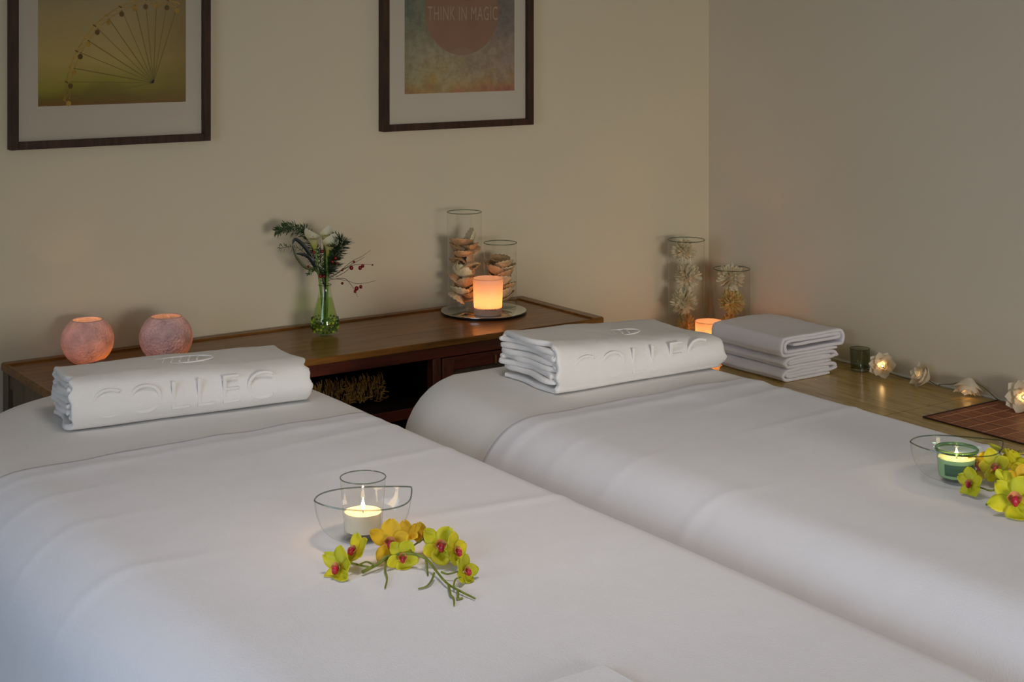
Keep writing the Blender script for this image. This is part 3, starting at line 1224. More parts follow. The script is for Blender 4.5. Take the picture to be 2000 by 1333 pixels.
def frosted_candle(label, loc, text=True, light=.16):
    t = thing('candle_jar', label, 'candle', loc, 0, 'frosted candle jars')
    MB().lathe([(.0005, .0006), (.0375, .0006), (.0385, .003), (.0405, .050), (.0418, .100)], 64).build('shell', M['frosted'], t)
    rim = [(.0418 + .0009 * cos(q), .100 + .0009 * sin(q)) for q in [2 * pi * k / 8 for k in range(8)]]
    MB().lathe(rim, 64, closed=True).build('rim', M['frosted'], t)
    MB().lathe([(.0005, .002), (.0372, .002), (.0382, .021), (.0005, .0215)], 48).build('wax', M['wax'], t)
    flame(t, (0, 0, .026), .014, light, .008, (1.0, .46, .16))
    if text:
        def bend(p):
            R_ = .0398
            a = p.x / R_
            return Vector((R_ * sin(a) + (p.z) * sin(a), -R_ * cos(a) - p.z * cos(a), p.y))
        text_mesh('lettering', 'RITUALS', .0062, plain('brown_ink', (.16, .05, .03), .7), [c for c in t.children][0],
                  Matrix.Rotation(-TH + .22, 4, 'Z') @ Matrix.Translation((0, 0, .0185)), sx=1.0, extrude=.0003, bend=bend, spacing=1.35)
    return t


# mirror plate with vases of shells
mir = at(943, 611, z=.663)
MX, MY = mir.x, mir.y - .004
t = thing('mirror_plate', 'round mirror plate with dark edge lying on the sideboard', 'mirror plate', (MX, MY, .6632))
MB().lathe([(.0005, 0), (.1205, 0), (.1212, .0066), (.0005, .0067)], 96).build('base', M['mirror_edge'], t)
MB().lathe([(.0005, .0066), (.1205, .0066), (.1205, .0082), (.1195, .0086), (.0005, .0086)], 96).build('mirror_face', M['mirror'], t)
ZM = .6632 + .0088


def cyl_vase(label, loc, r, h, group):
    t = thing('cylinder_vase', label, 'vase', loc, 0, group)
    MB().lathe([(r, .004), (r, h * .5), (r, h)], 72).build('wall', M['glass'], t)
    rim = [(r + .0014 * cos(q), h + .0014 * sin(q)) for q in [2 * pi * k / 8 for k in range(8)]]
    MB().lathe(rim, 72, closed=True).build('rim', M['glass_rim'], t)
    b = [(.0005, .0), (r - .002, 0), (r, .002), (r, .006), (r - .0025, .009), (.0005, .008)]
    MB().lathe(b, 72).build('base', M['glass'], t)
    return t


pT = at(907, 603, z=ZM)
pS = at(977, 598, z=ZM)
pC = at(953, 614, z=ZM)
cyl_vase('tall clear cylinder vase of shells on the mirror plate', (pT.x, pT.y, ZM), .0485, .274, 'clear cylinder vases of shells')
cyl_vase('shorter clear cylinder vase of shells on the mirror plate', (pS.x, pS.y, ZM), .0470, .181, 'clear cylinder vases of shells')
frosted_candle('glowing frosted candle jar on the mirror plate in front of the shell vases', (pC.x, pC.y, ZM))

# shells
shell_mats = [plain('shell_' + str(i), c, .45, var=.22, nscale=70, bmp=.3, bscale=300) for i, c in enumerate(
    ((0.66, 0.46, 0.25), (0.60, 0.33, 0.16), (0.74, 0.58, 0.36), (0.46, 0.28, 0.13), (0.76, 0.66, 0.42)))]


def shell_mesh(R, seed):
    rnd = random.Random(seed)
    asp = rnd.uniform(.75, 1.0)
    dep = R * rnd.uniform(.42, .62)
    mb = MB()

    def fn(u, v):
        a = 2 * pi * u
        hinge = 1 - .22 * max(0, cos(a)) ** 6 * -1
        rad = R * (1 + .10 * max(0, cos(a)) ** 4) * v
        rib = 1 + .018 * sin(a * 15) * v
        bx = rad * cos(a) * rib
        by = rad * sin(a) * asp * rib
        z_ = -dep * (1 - v ** 2.2) + .0012 * sin(a * 15) * v
        z_ += -.10 * R * max(0, cos(a)) ** 4 * v
        return Vector((bx + .12 * R * (1 - v), by, z_ + dep * .5))
    mb.grid(lambda u, v: fn(u, .02 + .98 * v), 60, 9, True)
    return mb


def fill_shells(cx, cy, z0, z1, rin, count, seed, where, n_types=5):
    rnd = random.Random(seed)
    word = ('upright at the front of', 'lying open in', 'tilted in', 'leaning against the glass of', 'face down in')
    for i in range(count):
        f = (i + .5) / count
        z_ = z0 + (z1 - z0) * f
        R = rnd.uniform(.025, .034)
        a = i * 2.4 + rnd.uniform(-.4, .4)
        d = rin - R * .90
        x_ = cx + max(0, d) * cos(a)
        y_ = cy + max(0, d) * sin(a)
        tilt = rnd.choice([.25, .5, .9, 2.6, 1.2, 1.5])
        if where == 'short':
            tilt = rnd.choice([.15, .35, .5, .7])
        mi_ = rnd.randrange(5)
        o = shell_mesh(R, seed + i).build('seashell', shell_mats[mi_], solid=.0016)
        o.location = (x_, y_, z_)
        # tilt each shell so its hollow looks somewhere outwards
        o.rotation_euler = (Matrix.Rotation(a + pi / 2, 4, 'Z') @ Matrix.Rotation(-tilt if tilt < 2 else tilt, 4, 'X') @ Matrix.Rotation(rnd.uniform(0, 6.28), 4, 'Z')).to_euler()
        lev = 'lowest' if f < .2 else 'lower' if f < .4 else 'middle' if f < .6 else 'upper' if f < .85 else 'topmost'
        tone = ('tan', 'orange brown', 'pale peach', 'dark brown', 'cream')[mi_]
        pose = 'lying flat' if tilt < .4 else 'slightly tilted' if tilt < .8 else 'face down' if tilt > 2 else 'standing on edge'
        tag(o, '%s ribbed seashell %s among the %s shells in the %s glass vase' % (tone, pose, lev, where), 'shell', 'shells in the %s vase' % where)


fill_shells(pT.x, pT.y, ZM + .024, ZM + .200, .0470, 27, 41, 'tall')
fill_shells(pS.x, pS.y, ZM + .022, ZM + .130, .0455, 17, 90, 'short')

# ------------------------------------------------------------------ corner of the ledge: vases with paper pompoms
M['glass_corner'] = M['glass']
cyl_vase('tall clear cylinder vase of cream pompoms in the corner of the ledge', (3.195, 3.63, ZL + .0005), .0575, .322, 'clear cylinder vases of pompoms')
cyl_vase('shorter clear cylinder vase of cream pompoms by the right wall', (3.308, 3.545, ZL + .0005), .0565, .232, 'clear cylinder vases of pompoms')
frosted_candle('orange glowing candle jar behind the towel stack on the ledge', (3.139, 3.463, ZL + .0005), False, .30)
pom_mats = [translucent('cream_petal', (0.86, 0.79, 0.60), (0.90, 0.80, 0.55), .35, 40, .06), translucent('yellow_petal', (0.84, 0.68, 0.30), (0.85, 0.66, 0.30), .35, 40, .06)]


def pompom(label, loc, R, seed, m_, group):
    rnd = random.Random(seed)
    mb = MB()
    N_ = 120
    for i in range(N_):
        zc = 1 - 2 * (i + .5) / N_
        a = i * 2.39996 + rnd.uniform(-.2, .2)
        rr_ = math.sqrt(1 - zc * zc)
        d = Vector((rr_ * cos(a), rr_ * sin(a), zc)).normalized()
        s = d.cross(Vector((0, 0, 1)))
        s = s.normalized() if s.length > .05 else Vector((1, 0, 0))
        u_ = s.cross(d)
        q = rnd.uniform(-.9, .9)
        s, u_ = s * cos(q) + u_ * sin(q), u_ * cos(q) - s * sin(q)
        L = R * rnd.uniform(.82, 1.0)
        wd = R * .17
        r0, r1, r2 = d * R * .25, d * L * .72 + u_ * R * .04, d * L + u_ * R * .12
        mb.add([r0 - s * wd * .3, r0 + s * wd * .3, r1 + s * wd, r2 + s * wd * .35, r2 - s * wd * .35, r1 - s * wd, r1 + u_ * wd * .5],
               [(0, 1, 2, 6), (0, 6, 5), (6, 2, 3), (6, 3, 4), (5, 6, 4)])
    mb.ball((0, 0, 0), R * .35, 10)
    o = mb.build('paper_pompom', m_, angle=20)
    o.location = loc
    return tag(o, label, 'pompom', group)


for i, (dz, R, m_, lab) in enumerate(((.048, .044, 1, 'lowest yellowish'), (.128, .047, 0, 'second from the bottom, cream'), (.208, .046, 0, 'third from the bottom, cream'), (.288, .042, 0, 'topmost cream'))):
    pompom('%s flower pompom in the tall corner vase' % lab, (3.195 + .004 * (-1) ** i, 3.63 - .004 * (-1) ** i, ZL + dz), R, 20 + i, pom_mats[m_], 'pompoms in the tall corner vase')
for i, (dz, R, m_, lab) in enumerate(((.050, .045, 1, 'lowest yellow'), (.128, .045, 1, 'middle yellow'), (.205, .048, 0, 'topmost cream'))):
    pompom('%s flower pompom in the shorter corner vase' % lab, (3.308 - .003 * (-1) ** i, 3.545, ZL + dz), R, 50 + i, pom_mats[m_], 'pompoms in the short corner vase')


# ------------------------------------------------------------------ bouquet on the sideboard
VX, VY = 1.900, 3.585
N = NT('green_clear_vase_glass')
N.bsdf.inputs['Base Color'].default_value = (.72, .90, .72, 1)
t = thing('flower_vase', 'small green tinted teardrop glass vase on the sideboard', 'vase', (VX, VY, .6635))
prof = [(.0005, .0), (.017, 0), (.020, .002), (.028, .010), (.0345, .026), (.0345, .036), (.030, .055), (.0235, .082), (.0175, .108), (.0150, .124), (.0165, .132)]
sm = catmull([Vector((a, b, 0)) for a, b in prof[1:]], 4)
MB().lathe([(.0005, 0)] + [(p.x, p.y) for p in sm], 48).build('body', glass('pale_green_glass', (.88, .97, .84), (.06, .10, .04)), t)
rim = [(.0165 + .0011 * cos(q), .132 + .0011 * sin(q)) for q in [2 * pi * k / 8 for k in range(8)]]
MB().lathe(rim, 48, closed=True).build('rim', M['glass_rim'], t)
# faceted studs round the belly, colours mixed to imitate sparkle in cut glass
mb = MB()
for row, (zz, rr_) in enumerate(((.012, .0305), (.020, .0338), (.028, .0352), (.036, .0350), (.044, .0338))):
    for k in range(20):
        a = 2 * pi * (k + .5 * (row % 2)) / 20
        mb.mi = (k * 7 + row * 5 + k // 3) % 4
        mb.ball((rr_ * cos(a), rr_ * sin(a), zz), .0036, 6, (1, 1, 1))
mb.build('studs', [real_glass('stud_glass', (.80, .97, .78)), plain('stud_yellow_green', (.34, .44, .03), .15, var=.3, nscale=90),
                   real_glass('stud_deep_green', (.30, .50, .16)), plain('stud_dark', (.03, .06, .015), .1)], t)
MB().lathe([(.0005, .005), (.018, .005), (.026, .012), (.0325, .026), (.0325, .036), (.028, .055), (.0215, .082), (.0175, .097), (.0005, .097)], 40).build('water', glass('green_water', (.80, .90, .56), (.16, .24, .06)), t)

RT = Vector((cos(TH), -sin(TH), 0))    # to the right across the room as one faces the sideboard from the beds
FW = Vector((sin(TH), cos(TH), 0))
ORG = Vector((VX, VY, .6635))


def bp(dx, dz, dd=0):
    """point of the bouquet: dx right of the vase, dz above the sideboard, dd away from the viewer"""
    return ORG + RT * dx + FW * dd + Vector((0, 0, dz))


S_ = .00134   # metres for one photo pixel at the vase


def bq(px, py, dd=0):
    return bp((px - 629) * S_, (656 - py) * S_ + .003, dd)


def calla(label, base, tipdir, neck, mouth_c, R, face, stemr=.0032):
    t = thing('calla_lily', label, 'flower', base, 0, 'calla lilies in the green vase')
    st = catmull([base, base.lerp(neck, .5) + RT * .002, neck], 6)
    MB().tube([p - base for p in st], [stemr] * len(st), 8).build('stem', M['green_stem'], t)
    ax = (mouth_c - neck)
    H = ax.length
    ax.normalize()
    fx = (face - ax * face.dot(ax)).normalized()
    sx_ = ax.cross(fx)

    def fn(u, v):
        a = 2 * pi * u
        lip = .5 + .5 * cos(a)      # cos=1 : the tall back lip away from the face
        r_ = .0030 + (R - .0030) * (v ** 1.25)
        h_ = H * v * (1 + .38 * lip ** 4 * v * v - .22 * (1 - lip) * v ** 3)
        curl = R * (.06 + .22 * (1 - lip)) * (v ** 8)
        d = -fx * cos(a) + sx_ * sin(a)
        return neck - base + ax * h_ + d * (r_ + curl)
    MB().grid(fn, 32, 14, True).build('spathe', M['calla'], t)
    MB().tube([neck - base + ax * H * f for f in (.25, .5, .8)], [.0028, .0028, .0018], 8).build('spadix', plain('yellow_spadix', (.55, .42, .05), .7), t)
    return t


M['calla'] = gradz('calla_petal', [(0.0, (.30, .34, .03)), (.35, (.55, .56, .12)), (.62, (.74, .70, .46)), (1, (.80, .76, .62))], .5, .25)
b0 = bq(628, 640)
calla('creamy calla lily leaning left out of the vase', bq(628, 645), None, bq(612, 497, -.008), bq(605, 461, -.010), .0175, (-FW * .5 + RT * .75))
calla('creamy calla lily behind the two front ones', bq(630, 645), None, bq(627, 488, .010), bq(631, 457, .010), .0150, (-FW * .8 - RT * .3))
calla('creamy calla lily at the right of the bouquet', bq(631, 645), None, bq(634, 505, -.014), bq(642, 472, -.018), .0185, (-FW * .9 - RT * .3))


def sprig(name, label, pts, rnd_seed, leafL, leafW, dens, mat, stemmat, spread=.012, sr=.0010, cat='foliage', group='greenery in the green vase', sub=2):
    t = thing(name, label, cat, pts[0], 0, group)
    o0 = pts[0]
    rnd = random.Random(rnd_seed)
    path = catmull(pts, 10)
    MB().tube([p - o0 for p in path], [sr * (1 - .6 * i / len(path)) for i in range(len(path))], 6).build('stem', stemmat, t)
    mb = MB()
    for i, p in enumerate(path):
        f = i / len(path)
        if f < .32:
            continue
        tg = (path[min(i + 1, len(path) - 1)] - path[max(i - 1, 0)]).normalized()
        for k in range(dens):
            d = Vector((rnd.gauss(0, 1), rnd.gauss(0, 1), rnd.gauss(0, 1)))
            d = (d - tg * d.dot(tg)).normalized()
            dr = (tg * rnd.uniform(.5, 1.1) + d).normalized()
            q = p + d * spread * rnd.random() * rnd.random()
            L = leafL * rnd.uniform(.6, 1.1)
            s = dr.cross(Vector((rnd.gauss(0, 1), rnd.gauss(0, 1), rnd.gauss(0, 1)))).normalized() * leafW
            q0 = q - o0
            mid = q0 + dr * L * .5 + Vector((0, 0, .0008))
            mb.add([p - o0, mid - s, mid + s, q0 + dr * L], [(0, 1, 3), (0, 3, 2)])
    mb.build('leaves', mat, t, angle=20)
    return t


nk = bq(629, 560)
sprig('fern_sprig', 'feathery green fern sprig reaching far left over the vase', [bq(627, 640), nk, bq(606, 500, .01), bq(588, 462, .01), bq(540, 453, .0)], 3, .017, .0012, 10, M['green_mid'], M['green_mid'])
sprig('fern_sprig', 'upper green fern sprig behind the left lily', [bq(628, 640), nk, bq(612, 490, .015), bq(590, 455, .012), bq(558, 447, .014), bq(532, 456, .012)], 8, .016, .0012, 10, M['green_mid'], M['green_dark'])
sprig('fern_sprig', 'thin green sprig pointing left below the fern', [bq(628, 640), nk, bq(600, 510, -.01), bq(575, 486, -.01), bq(540, 487, -.01)], 9, .010, .0008, 3, M['green_mid'], M['twig'])
sprig('pine_sprig', 'dark needled sprig at the right of the bouquet', [bq(630, 640), nk, bq(640, 520), bq(655, 492), bq(664, 474, -.006)], 4, .024, .0006, 24, M['green_dark'], M['green_dark'], .016)
sprig('pine_sprig', 'dark needled sprig low in the middle of the bouquet', [bq(630, 640), nk, bq(640, 530, -.01), bq(650, 508, -.014), bq(652, 485, -.016)], 6, .024, .0006, 22, M['green_dark'], M['green_dark'], .014)
sprig('green_sprig', 'small bright leafed sprig hanging left of the vase neck', [bq(629, 640), nk, bq(612, 528, -.01), bq(598, 538, -.012)], 12, .012, .0020, 3, M['green_mid'], M['green_stem'], .004)
sprig('green_sprig', 'short green sprig filling the middle below the lilies', [bq(629, 640), nk, bq(624, 520, -.012), bq(621, 490, -.016)], 14, .013, .0013, 6, M['green_mid'], M['green_stem'], .012)
sprig('green_sprig', 'dark green sprig between the right lily and the needled sprig', [bq(630, 640), nk, bq(640, 500, .01), bq(648, 462, .01)], 15, .014, .0010, 6, M['green_dark'], M['green_dark'], .008)


def leafblade(label, pts, wd, mat):
    t = thing('strap_leaf', label, 'leaf', pts[0], 0, 'dark strap leaves in the green vase')
    path = catmull(pts, 8)
    n_ = len(path)
    mb = MB()
    v = []
    for i, p in enumerate(path):
        f = i / (n_ - 1)
        tg = (path[min(i + 1, n_ - 1)] - path[max(i - 1, 0)]).normalized()
        s = tg.cross(FW)
        s = s.normalized()
        ww = wd * (sin(pi * min(1, max(.0, f))) ** .6 if f > .5 else .25 + .75 * (f * 2) ** 1.5)
        ww = max(ww, wd * .05)
        v += [p - pts[0] - s * ww, p - pts[0] + FW * ww * .3, p - pts[0] + s * ww]
    f_ = []
    for i in range(n_ - 1):
        for k in range(2):
            f_.append((i * 3 + k, i * 3 + k + 1, (i + 1) * 3 + k + 1, (i + 1) * 3 + k))
    mb.add(v, f_).build('blade', mat, t, solid=.0006)


leafblade('blackish strap leaf bending over at the left of the bouquet', [bq(628, 640), nk, bq(606, 510, -.006), bq(590, 485, -.006), bq(572, 470, -.006), bq(566, 480, -.006)], .0055, M['leaf_black'])
leafblade('short blackish leaf between fern and lily', [bq(628, 640), nk, bq(610, 520, -.012), bq(596, 502, -.014), bq(574, 497, -.014)], .0060, M['leaf_black'])
leafblade('olive strap leaf curving down to the left', [bq(629, 640), nk, bq(612, 530, -.010), bq(592, 524, -.012), bq(575, 505, -.012), bq(566, 482, -.010)], .0045, plain('olive_leaf', (.09, .10, .03), .5, var=.3, nscale=40))


def berries(label, paths, bs, seed):
    base = paths[0][0]
    t = thing('berry_twig', label, 'twig', base, 0, 'berry twigs in the green vase')
    mb = MB()
    for pt in paths:
        c_ = catmull(pt, 8)
        mb.tube([p - base for p in c_], [.0009 * (1 - .6 * i / len(c_)) for i in range(len(c_))], 6)
    mb.build('stem', M['twig'], t)
    for p, r_ in bs:
        MB().ball(p - base, r_, 12, (1, 1, 1.1)).build('berry', M['berry'], t)


berries('thin twig with red berries reaching right from the vase', [[bq(630, 640), nk, bq(650, 540), bq(680, 523), bq(705, 520), bq(725, 521)],
        [bq(650, 540), bq(682, 514), bq(700, 505), bq(719, 492)], [bq(660, 532), bq(690, 515), bq(706, 506)], [bq(650, 545), bq(672, 532), bq(684, 514)]],
        [(bq(681, 527), .0052), (bq(698, 527), .0052), (bq(703, 523), .0045), (bq(686, 515), .003), (bq(663, 531), .003), (bq(722, 521), .0022)], 1)
berries('drooping twig with red berries at the lower right of the bouquet', [[bq(631, 640), nk, bq(645, 549), bq(672, 552), bq(695, 558), bq(729, 552)],
        [bq(645, 549), bq(668, 548), bq(680, 560), bq(688, 572), bq(693, 584)]],
        [(bq(691, 567), .0055), (bq(699, 564), .0045), (bq(688, 573), .004), (bq(663, 557), .0035)], 2)
berries('upright twig with red berries in the middle of the bouquet', [[bq(629, 640), nk, bq(622, 520, -.016), bq(622, 490, -.02), bq(621, 470, -.02)], [nk, bq(612, 520, -.014), bq(608, 495, -.018)],
        [nk, bq(645, 520, -.02), bq(650, 505, -.022)]],
        [(bq(626, 492, -.022), .0042), (bq(622, 541, -.016), .0045), (bq(609, 494, -.02), .004), (bq(598, 522, -.016), .003), (bq(646, 512, -.024), .004), (bq(652, 505, -.024), .0042),
         (bq(629, 541, -.018), .0035), (bq(655, 515, -.024), .0035)], 3)


# ------------------------------------------------------------------ things on the ledge
def tumbler(label, loc):
    t = thing('glass_tumbler', label, 'glass', loc)
    MB().lathe([(.0265, .012), (.0285, .064)], 48).build('wall', M['glass_grey'], t)
    rim = [(.0285 + .0009 * cos(q), .064 + .0009 * sin(q)) for q in [2 * pi * k / 8 for k in range(8)]]
    MB().lathe(rim, 48, closed=True).build('rim', M['glass_rim'], t)
    MB().lathe([(.0005, 0), (.0245, 0), (.0265, .002), (.0265, .012), (.0005, .011)], 48).build('base', real_glass('smoked_base', (.45, .47, .36)), t)
    return t


tumbler('small empty greenish glass tumbler between towel stack and string lights', (3.352, 3.055, ZL + .0005))


def mat_slats():
    N = NT('bamboo_slats')
    co = coords(N, (170, 3, 1))
    nz_ = N.n('ShaderNodeTexNoise')
    nz_.inputs['Scale'].default_value = 1
    nz_.inputs['Detail'].default_value = 3
    N.l(co, nz_.inputs[0])
    r_ = ramp(N, nz_.outputs[0], [(.3, (.10, .022, .006)), (.5, (.32, .080, .018)), (.75, (.52, .150, .040))])
    N.l(r_.outputs[0], N.bsdf.inputs['Base Color'])
    N.bsdf.inputs['Roughness'].default_value = .45
    wv = N.n('ShaderNodeTexWave', wave_type='BANDS', bands_direction='X')
    wv.inputs['Scale'].default_value = 55
    N.l(coords(N), wv.inputs[0])
    bump(N, wv.outputs[0], .6, .0015)
    return N.mat


t = thing('bamboo_placemat', 'reddish brown bamboo slat placemat on the tiled ledge', 'placemat', (3.243, 2.375, ZL + .0005))
MB().box((-.150, -.225, 0), (.150, .225, .0022)).build('slats', mat_slats(), t, smooth=False)
mb = MB()
for a, b in (((-.153, -.231), (.153, -.225)), ((-.153, .225), (.153, .231)), ((-.153, -.225), (-.150, .225)), ((.150, -.225), (.153, .225))):
    mb.box((a[0], a[1], 0), (b[0], b[1], .0035))
mb.build('fabric_border', plain('dark_brown_tape', (.03, .012, .006), .8), t, bevel=.0008)
mb = MB()
for k in range(9):
    y_ = -.20 + .05 * k
    mb.box((-.149, y_ - .0006, .0021), (.149, y_ + .0006, .0028))
for k in range(5):
    x_ = -.12 + .06 * k
    mb.box((x_ - .0005, -.224, .0021), (x_ + .0005, .224, .0028))
mb.build('stitching', plain('tan_thread', (.60, .32, .17), .8), t, smooth=False)


def string_lights():
    base = Vector((3.35, 2.97, ZL))
    t = thing('string_lights', 'string of white paper rose lights trailing along the ledge by the wall', 'string lights', base)
    wire = plain('clear_green_wire', (.16, .15, .08), .35)
    zz = ZL + .003
    pts = [Vector((3.385, 3.10, zz)), Vector((3.380, 3.03, zz + .004)), Vector((3.368, 2.985, zz + .010)), Vector((3.380, 2.93, zz)), Vector((3.383, 2.88, zz)), Vector((3.372, 2.83, zz + .012)),
           Vector((3.372, 2.79, zz + .003)), at(1837, 751, X=3.372), at(1862, 750, X=3.374), at(1884, 743, X=3.378), at(1897, 742, X=3.378), at(1906, 748, X=3.374),
           at(1925, 760, X=3.370), at(1945, 778, X=3.36), at(1965, 790, X=3.36), at(1990, 799, X=3.36), Vector((3.37, 2.42, ZL + .012)), Vector((3.375, 2.32, ZL + .010)),
           Vector((3.37, 2.2, ZL + .014)), Vector((3.375, 2.0, zz)), Vector((3.375, 1.8, zz))]
    c_ = catmull(pts, 6)
    MB().tube([p - base for p in c_], .0013, 6).build('cord', wire, t)
    paper = translucent('white_paper_petal', (.90, .84, .70), (.95, .85, .62), .35, 30, .03)
    bulb = emissive('warm_bulb', (1.0, .66, .32), 3)
    roses = [(Vector((3.345, 2.965, ZL + .032)), Vector((-.75, -.50, .42)), .030, 1), (Vector((3.350, 2.828, ZL + .030)), Vector((-.9, .35, .5)), .030, 2),
             (Vector((3.350, 2.672, ZL + .030)), Vector((-.35, -.15, -.9)), .032, 3), (Vector((3.350, 2.495, ZL + .038)), Vector((-.8, -.45, .2)), .037, 4)]
    for c, ax, R, sd in roses:
        rnd = random.Random(sd)
        ax = ax.normalized()
        s = ax.cross(Vector((0, 0, 1))).normalized()
        u_ = s.cross(ax)
        mb = MB()
        for layer, (n_, rr_, hh) in enumerate(((3, .34, .95), (4, .58, 1.0), (5, 1.0, .95), (5, 1.12, .70))):
            for k in range(n_):
                a = 2 * pi * k / n_ + layer * .63 + rnd.uniform(-.12, .12)
                wd = 2 * pi / n_ * .72
                rows = []
                for j in range(6):
                    f = j / 5
                    for i in range(5):
                        g_ = (i - 2) / 2
                        # folded paper petal ending in one sharp corner
                        edge = 1 - .26 * abs(g_) * f
                        r_ = R * rr_ * (.30 + .80 * f) * edge + R * .10 * f * f * (1 - abs(g_))
                        h_ = R * (-.70 + hh * 1.35 * f * (1 - .22 * abs(g_)))
                        aa = a + g_ * wd * (1 - .25 * f)
                        rows.append(c - base + (s * cos(aa) + u_ * sin(aa)) * r_ + ax * h_)
                f_ = []
                for j in range(5):
                    for i in range(4):
                        f_.append((j * 5 + i, j * 5 + i + 1, (j + 1) * 5 + i + 1, (j + 1) * 5 + i))
                mb.add(rows, f_)
        # keep the paper above the ledge
        mb.v = [(min(x, XR - .004 - base.x), y, max(z, .0012)) for x, y, z in mb.v]
        o = mb.build('rose_shade', paper, t, angle=30)
        MB().ball(c - base - ax * R * .10, .0034, 10).build('bulb', bulb, o)
        # green socket joining cord and shade
        back = c - base - ax * R * .55
        back.z = max(back.z, .004)
        near = min(c_, key=lambda p: (p - base - back).length) - base
        MB().tube([back + ax * .006, back, (back + near) / 2 + Vector((0, 0, .001)), near], [.0026, .0024, .0014, .0013], 6).build('socket', wire, o)
        l = bpy.data.lights.new('bulb_light', 'POINT')
        l.energy = .010 if sd != 2 else .002
        l.color = (1, .62, .28)
        l.shadow_soft_size = .004
        lo = bpy.data.objects.new('bulb_light', l)
        C.objects.link(lo)
        lo.location = c - ax * R * .15 + ax * .006


string_lights()


# ------------------------------------------------------------------ glass bowls with candles on the beds
def leaf_bowl(label, loc, ang, a=.078, b=.062, h=.062):
    t = thing('glass_bowl', label, 'bowl', loc, ang, 'leaf shaped glass bowls on the beds')
    n = 96

    def outl(u):
        q = 2 * pi * u
        c_, s_ = cos(q), sin(q)
        tip = abs(c_) ** 5
        x = a * c_ - .20 * a * s_ * abs(s_) * (1 - tip)
        y = b * (abs(s_) ** 1.5) * (1 if s_ > 0 else -1)
        z = h * (1 - .05 * abs(s_) ** 1.5 + .07 * tip)
        return x, y, z, c_, s_

    def fn(u, v):
        x, y, z, c_, s_ = outl(u)
        f = v ** .62
        rb = .026
        bx, by = rb * c_, rb * s_
        k = sin(min(1, v) * pi / 2) ** .85
        return Vector((bx + (x - bx) * k, by + (y - by) * k, .0012 + z * (1 - cos(v * pi / 2)) ** .95))
    mb = MB()
    mb.grid(fn, n, 18, True)
    mb.lathe([(.0005, .0012), (.026, .0012)], n)
    mb.build('shell', M['glass'], t, weld=True)
    path = []
    for i in range(n + 1):
        x, y, z, _, _ = outl(i / n)
        path.append(Vector((x, y, z + .0012)))
    MB().tube(path, .0012, 8, caps=False).build('rim', M['glass_rim'], t)
    MB().lathe([(.0005, .0002), (.026, .0002), (.027, .002), (.026, .004), (.0005, .0035)], 48).build('foot', M['glass'], t)
    return t


zb = ZBED + .0015
bl = Vector((1.150, 2.045, zb))
leaf_bowl('leaf shaped clear glass bowl on the left bed', bl, math.radians(-9))
vt = thing('votive_glass', 'clear straight votive glass standing in the bowl on the left bed', 'candle holder', (bl.x, bl.y + .002, zb + .0048))
MB().lathe([(.0285, .008), (.0345, .088)], 56).build('wall', glass('warm_clear_glass', (.97, .965, .95), (.42, .36, .27)), vt)
rim = [(.0345 + .0010 * cos(q), .088 + .0010 * sin(q)) for q in [2 * pi * k / 8 for k in range(8)]]
MB().lathe(rim, 56, closed=True).build('rim', M['glass_rim'], vt)
MB().lathe([(.0005, 0), (.0265, 0), (.0285, .002), (.0285, .007), (.0005, .006)], 56).build('base', M['glass'], vt)
wx = thing('pillar_candle', 'lit cream candle inside the clear votive glass on the left bed', 'candle', (bl.x, bl.y + .002, zb + .0128))
MB().lathe([(.0005, 0), (.0265, 0), (.0275, .002), (.0283, .028), (.024, .0262), (.0005, .0255)], 48).build('wax', M['wax'], wx)
flame(wx, (0, 0, .0300), .019, .13, .004, (1.0, .60, .28))

pr = at(1858, 928, z=.712)
br = Vector((pr.x + .004, pr.y - .008, zb))
leaf_bowl('leaf shaped clear glass bowl on the right bed', br, math.radians(-33), a=.080, b=.066, h=.060)
vj = thing('green_candle_jar', 'green tinted glass candle jar in the bowl on the right bed', 'candle holder', (br.x, br.y, zb + .0048))
MB().lathe([(.0005, .001), (.0285, .001), (.0300, .004), (.0325, .030), (.0335, .046)], 56).build('wall', M['glass_green'], vj)
MB().lathe([(.0355 + .0028 * cos(q) - .001, .0475 + .0032 * sin(q)) for q in [2 * pi * k / 10 for k in range(10)]], 56, closed=True).build('rim', M['glass_green_rim'], vj)


def arc(r0, z0, r1, z1, a0, a1, n=24):
    mb = MB()
    mb.grid(lambda u, v: Vector(((r0 + (r1 - r0) * v) * cos(a0 + (a1 - a0) * u), (r0 + (r1 - r0) * v) * sin(a0 + (a1 - a0) * u), z0 + (z1 - z0) * v)), n, 3)
    return mb


aw = -pi / 2 - TH
lb = arc(.0308, .008, .0322, .027, aw - .95, aw + .75).build('paper_label', plain('dark_green_label', (.045, .12, .06), .7), vj, solid=.0003)


wj = thing('jar_candle', 'lit candle inside the green glass jar on the right bed', 'candle', (br.x, br.y, zb + .0068))
MB().lathe([(.0005, 0), (.0270, 0), (.0290, .003), (.0312, .032), (.0250, .0300), (.0005, .0295)], 48).build('wax', plain('pale_green_wax', (.62, .66, .42), .5), wj)
flame(wj, (0, 0, .0325), .015, .11, .004, (1.0, .60, .28))

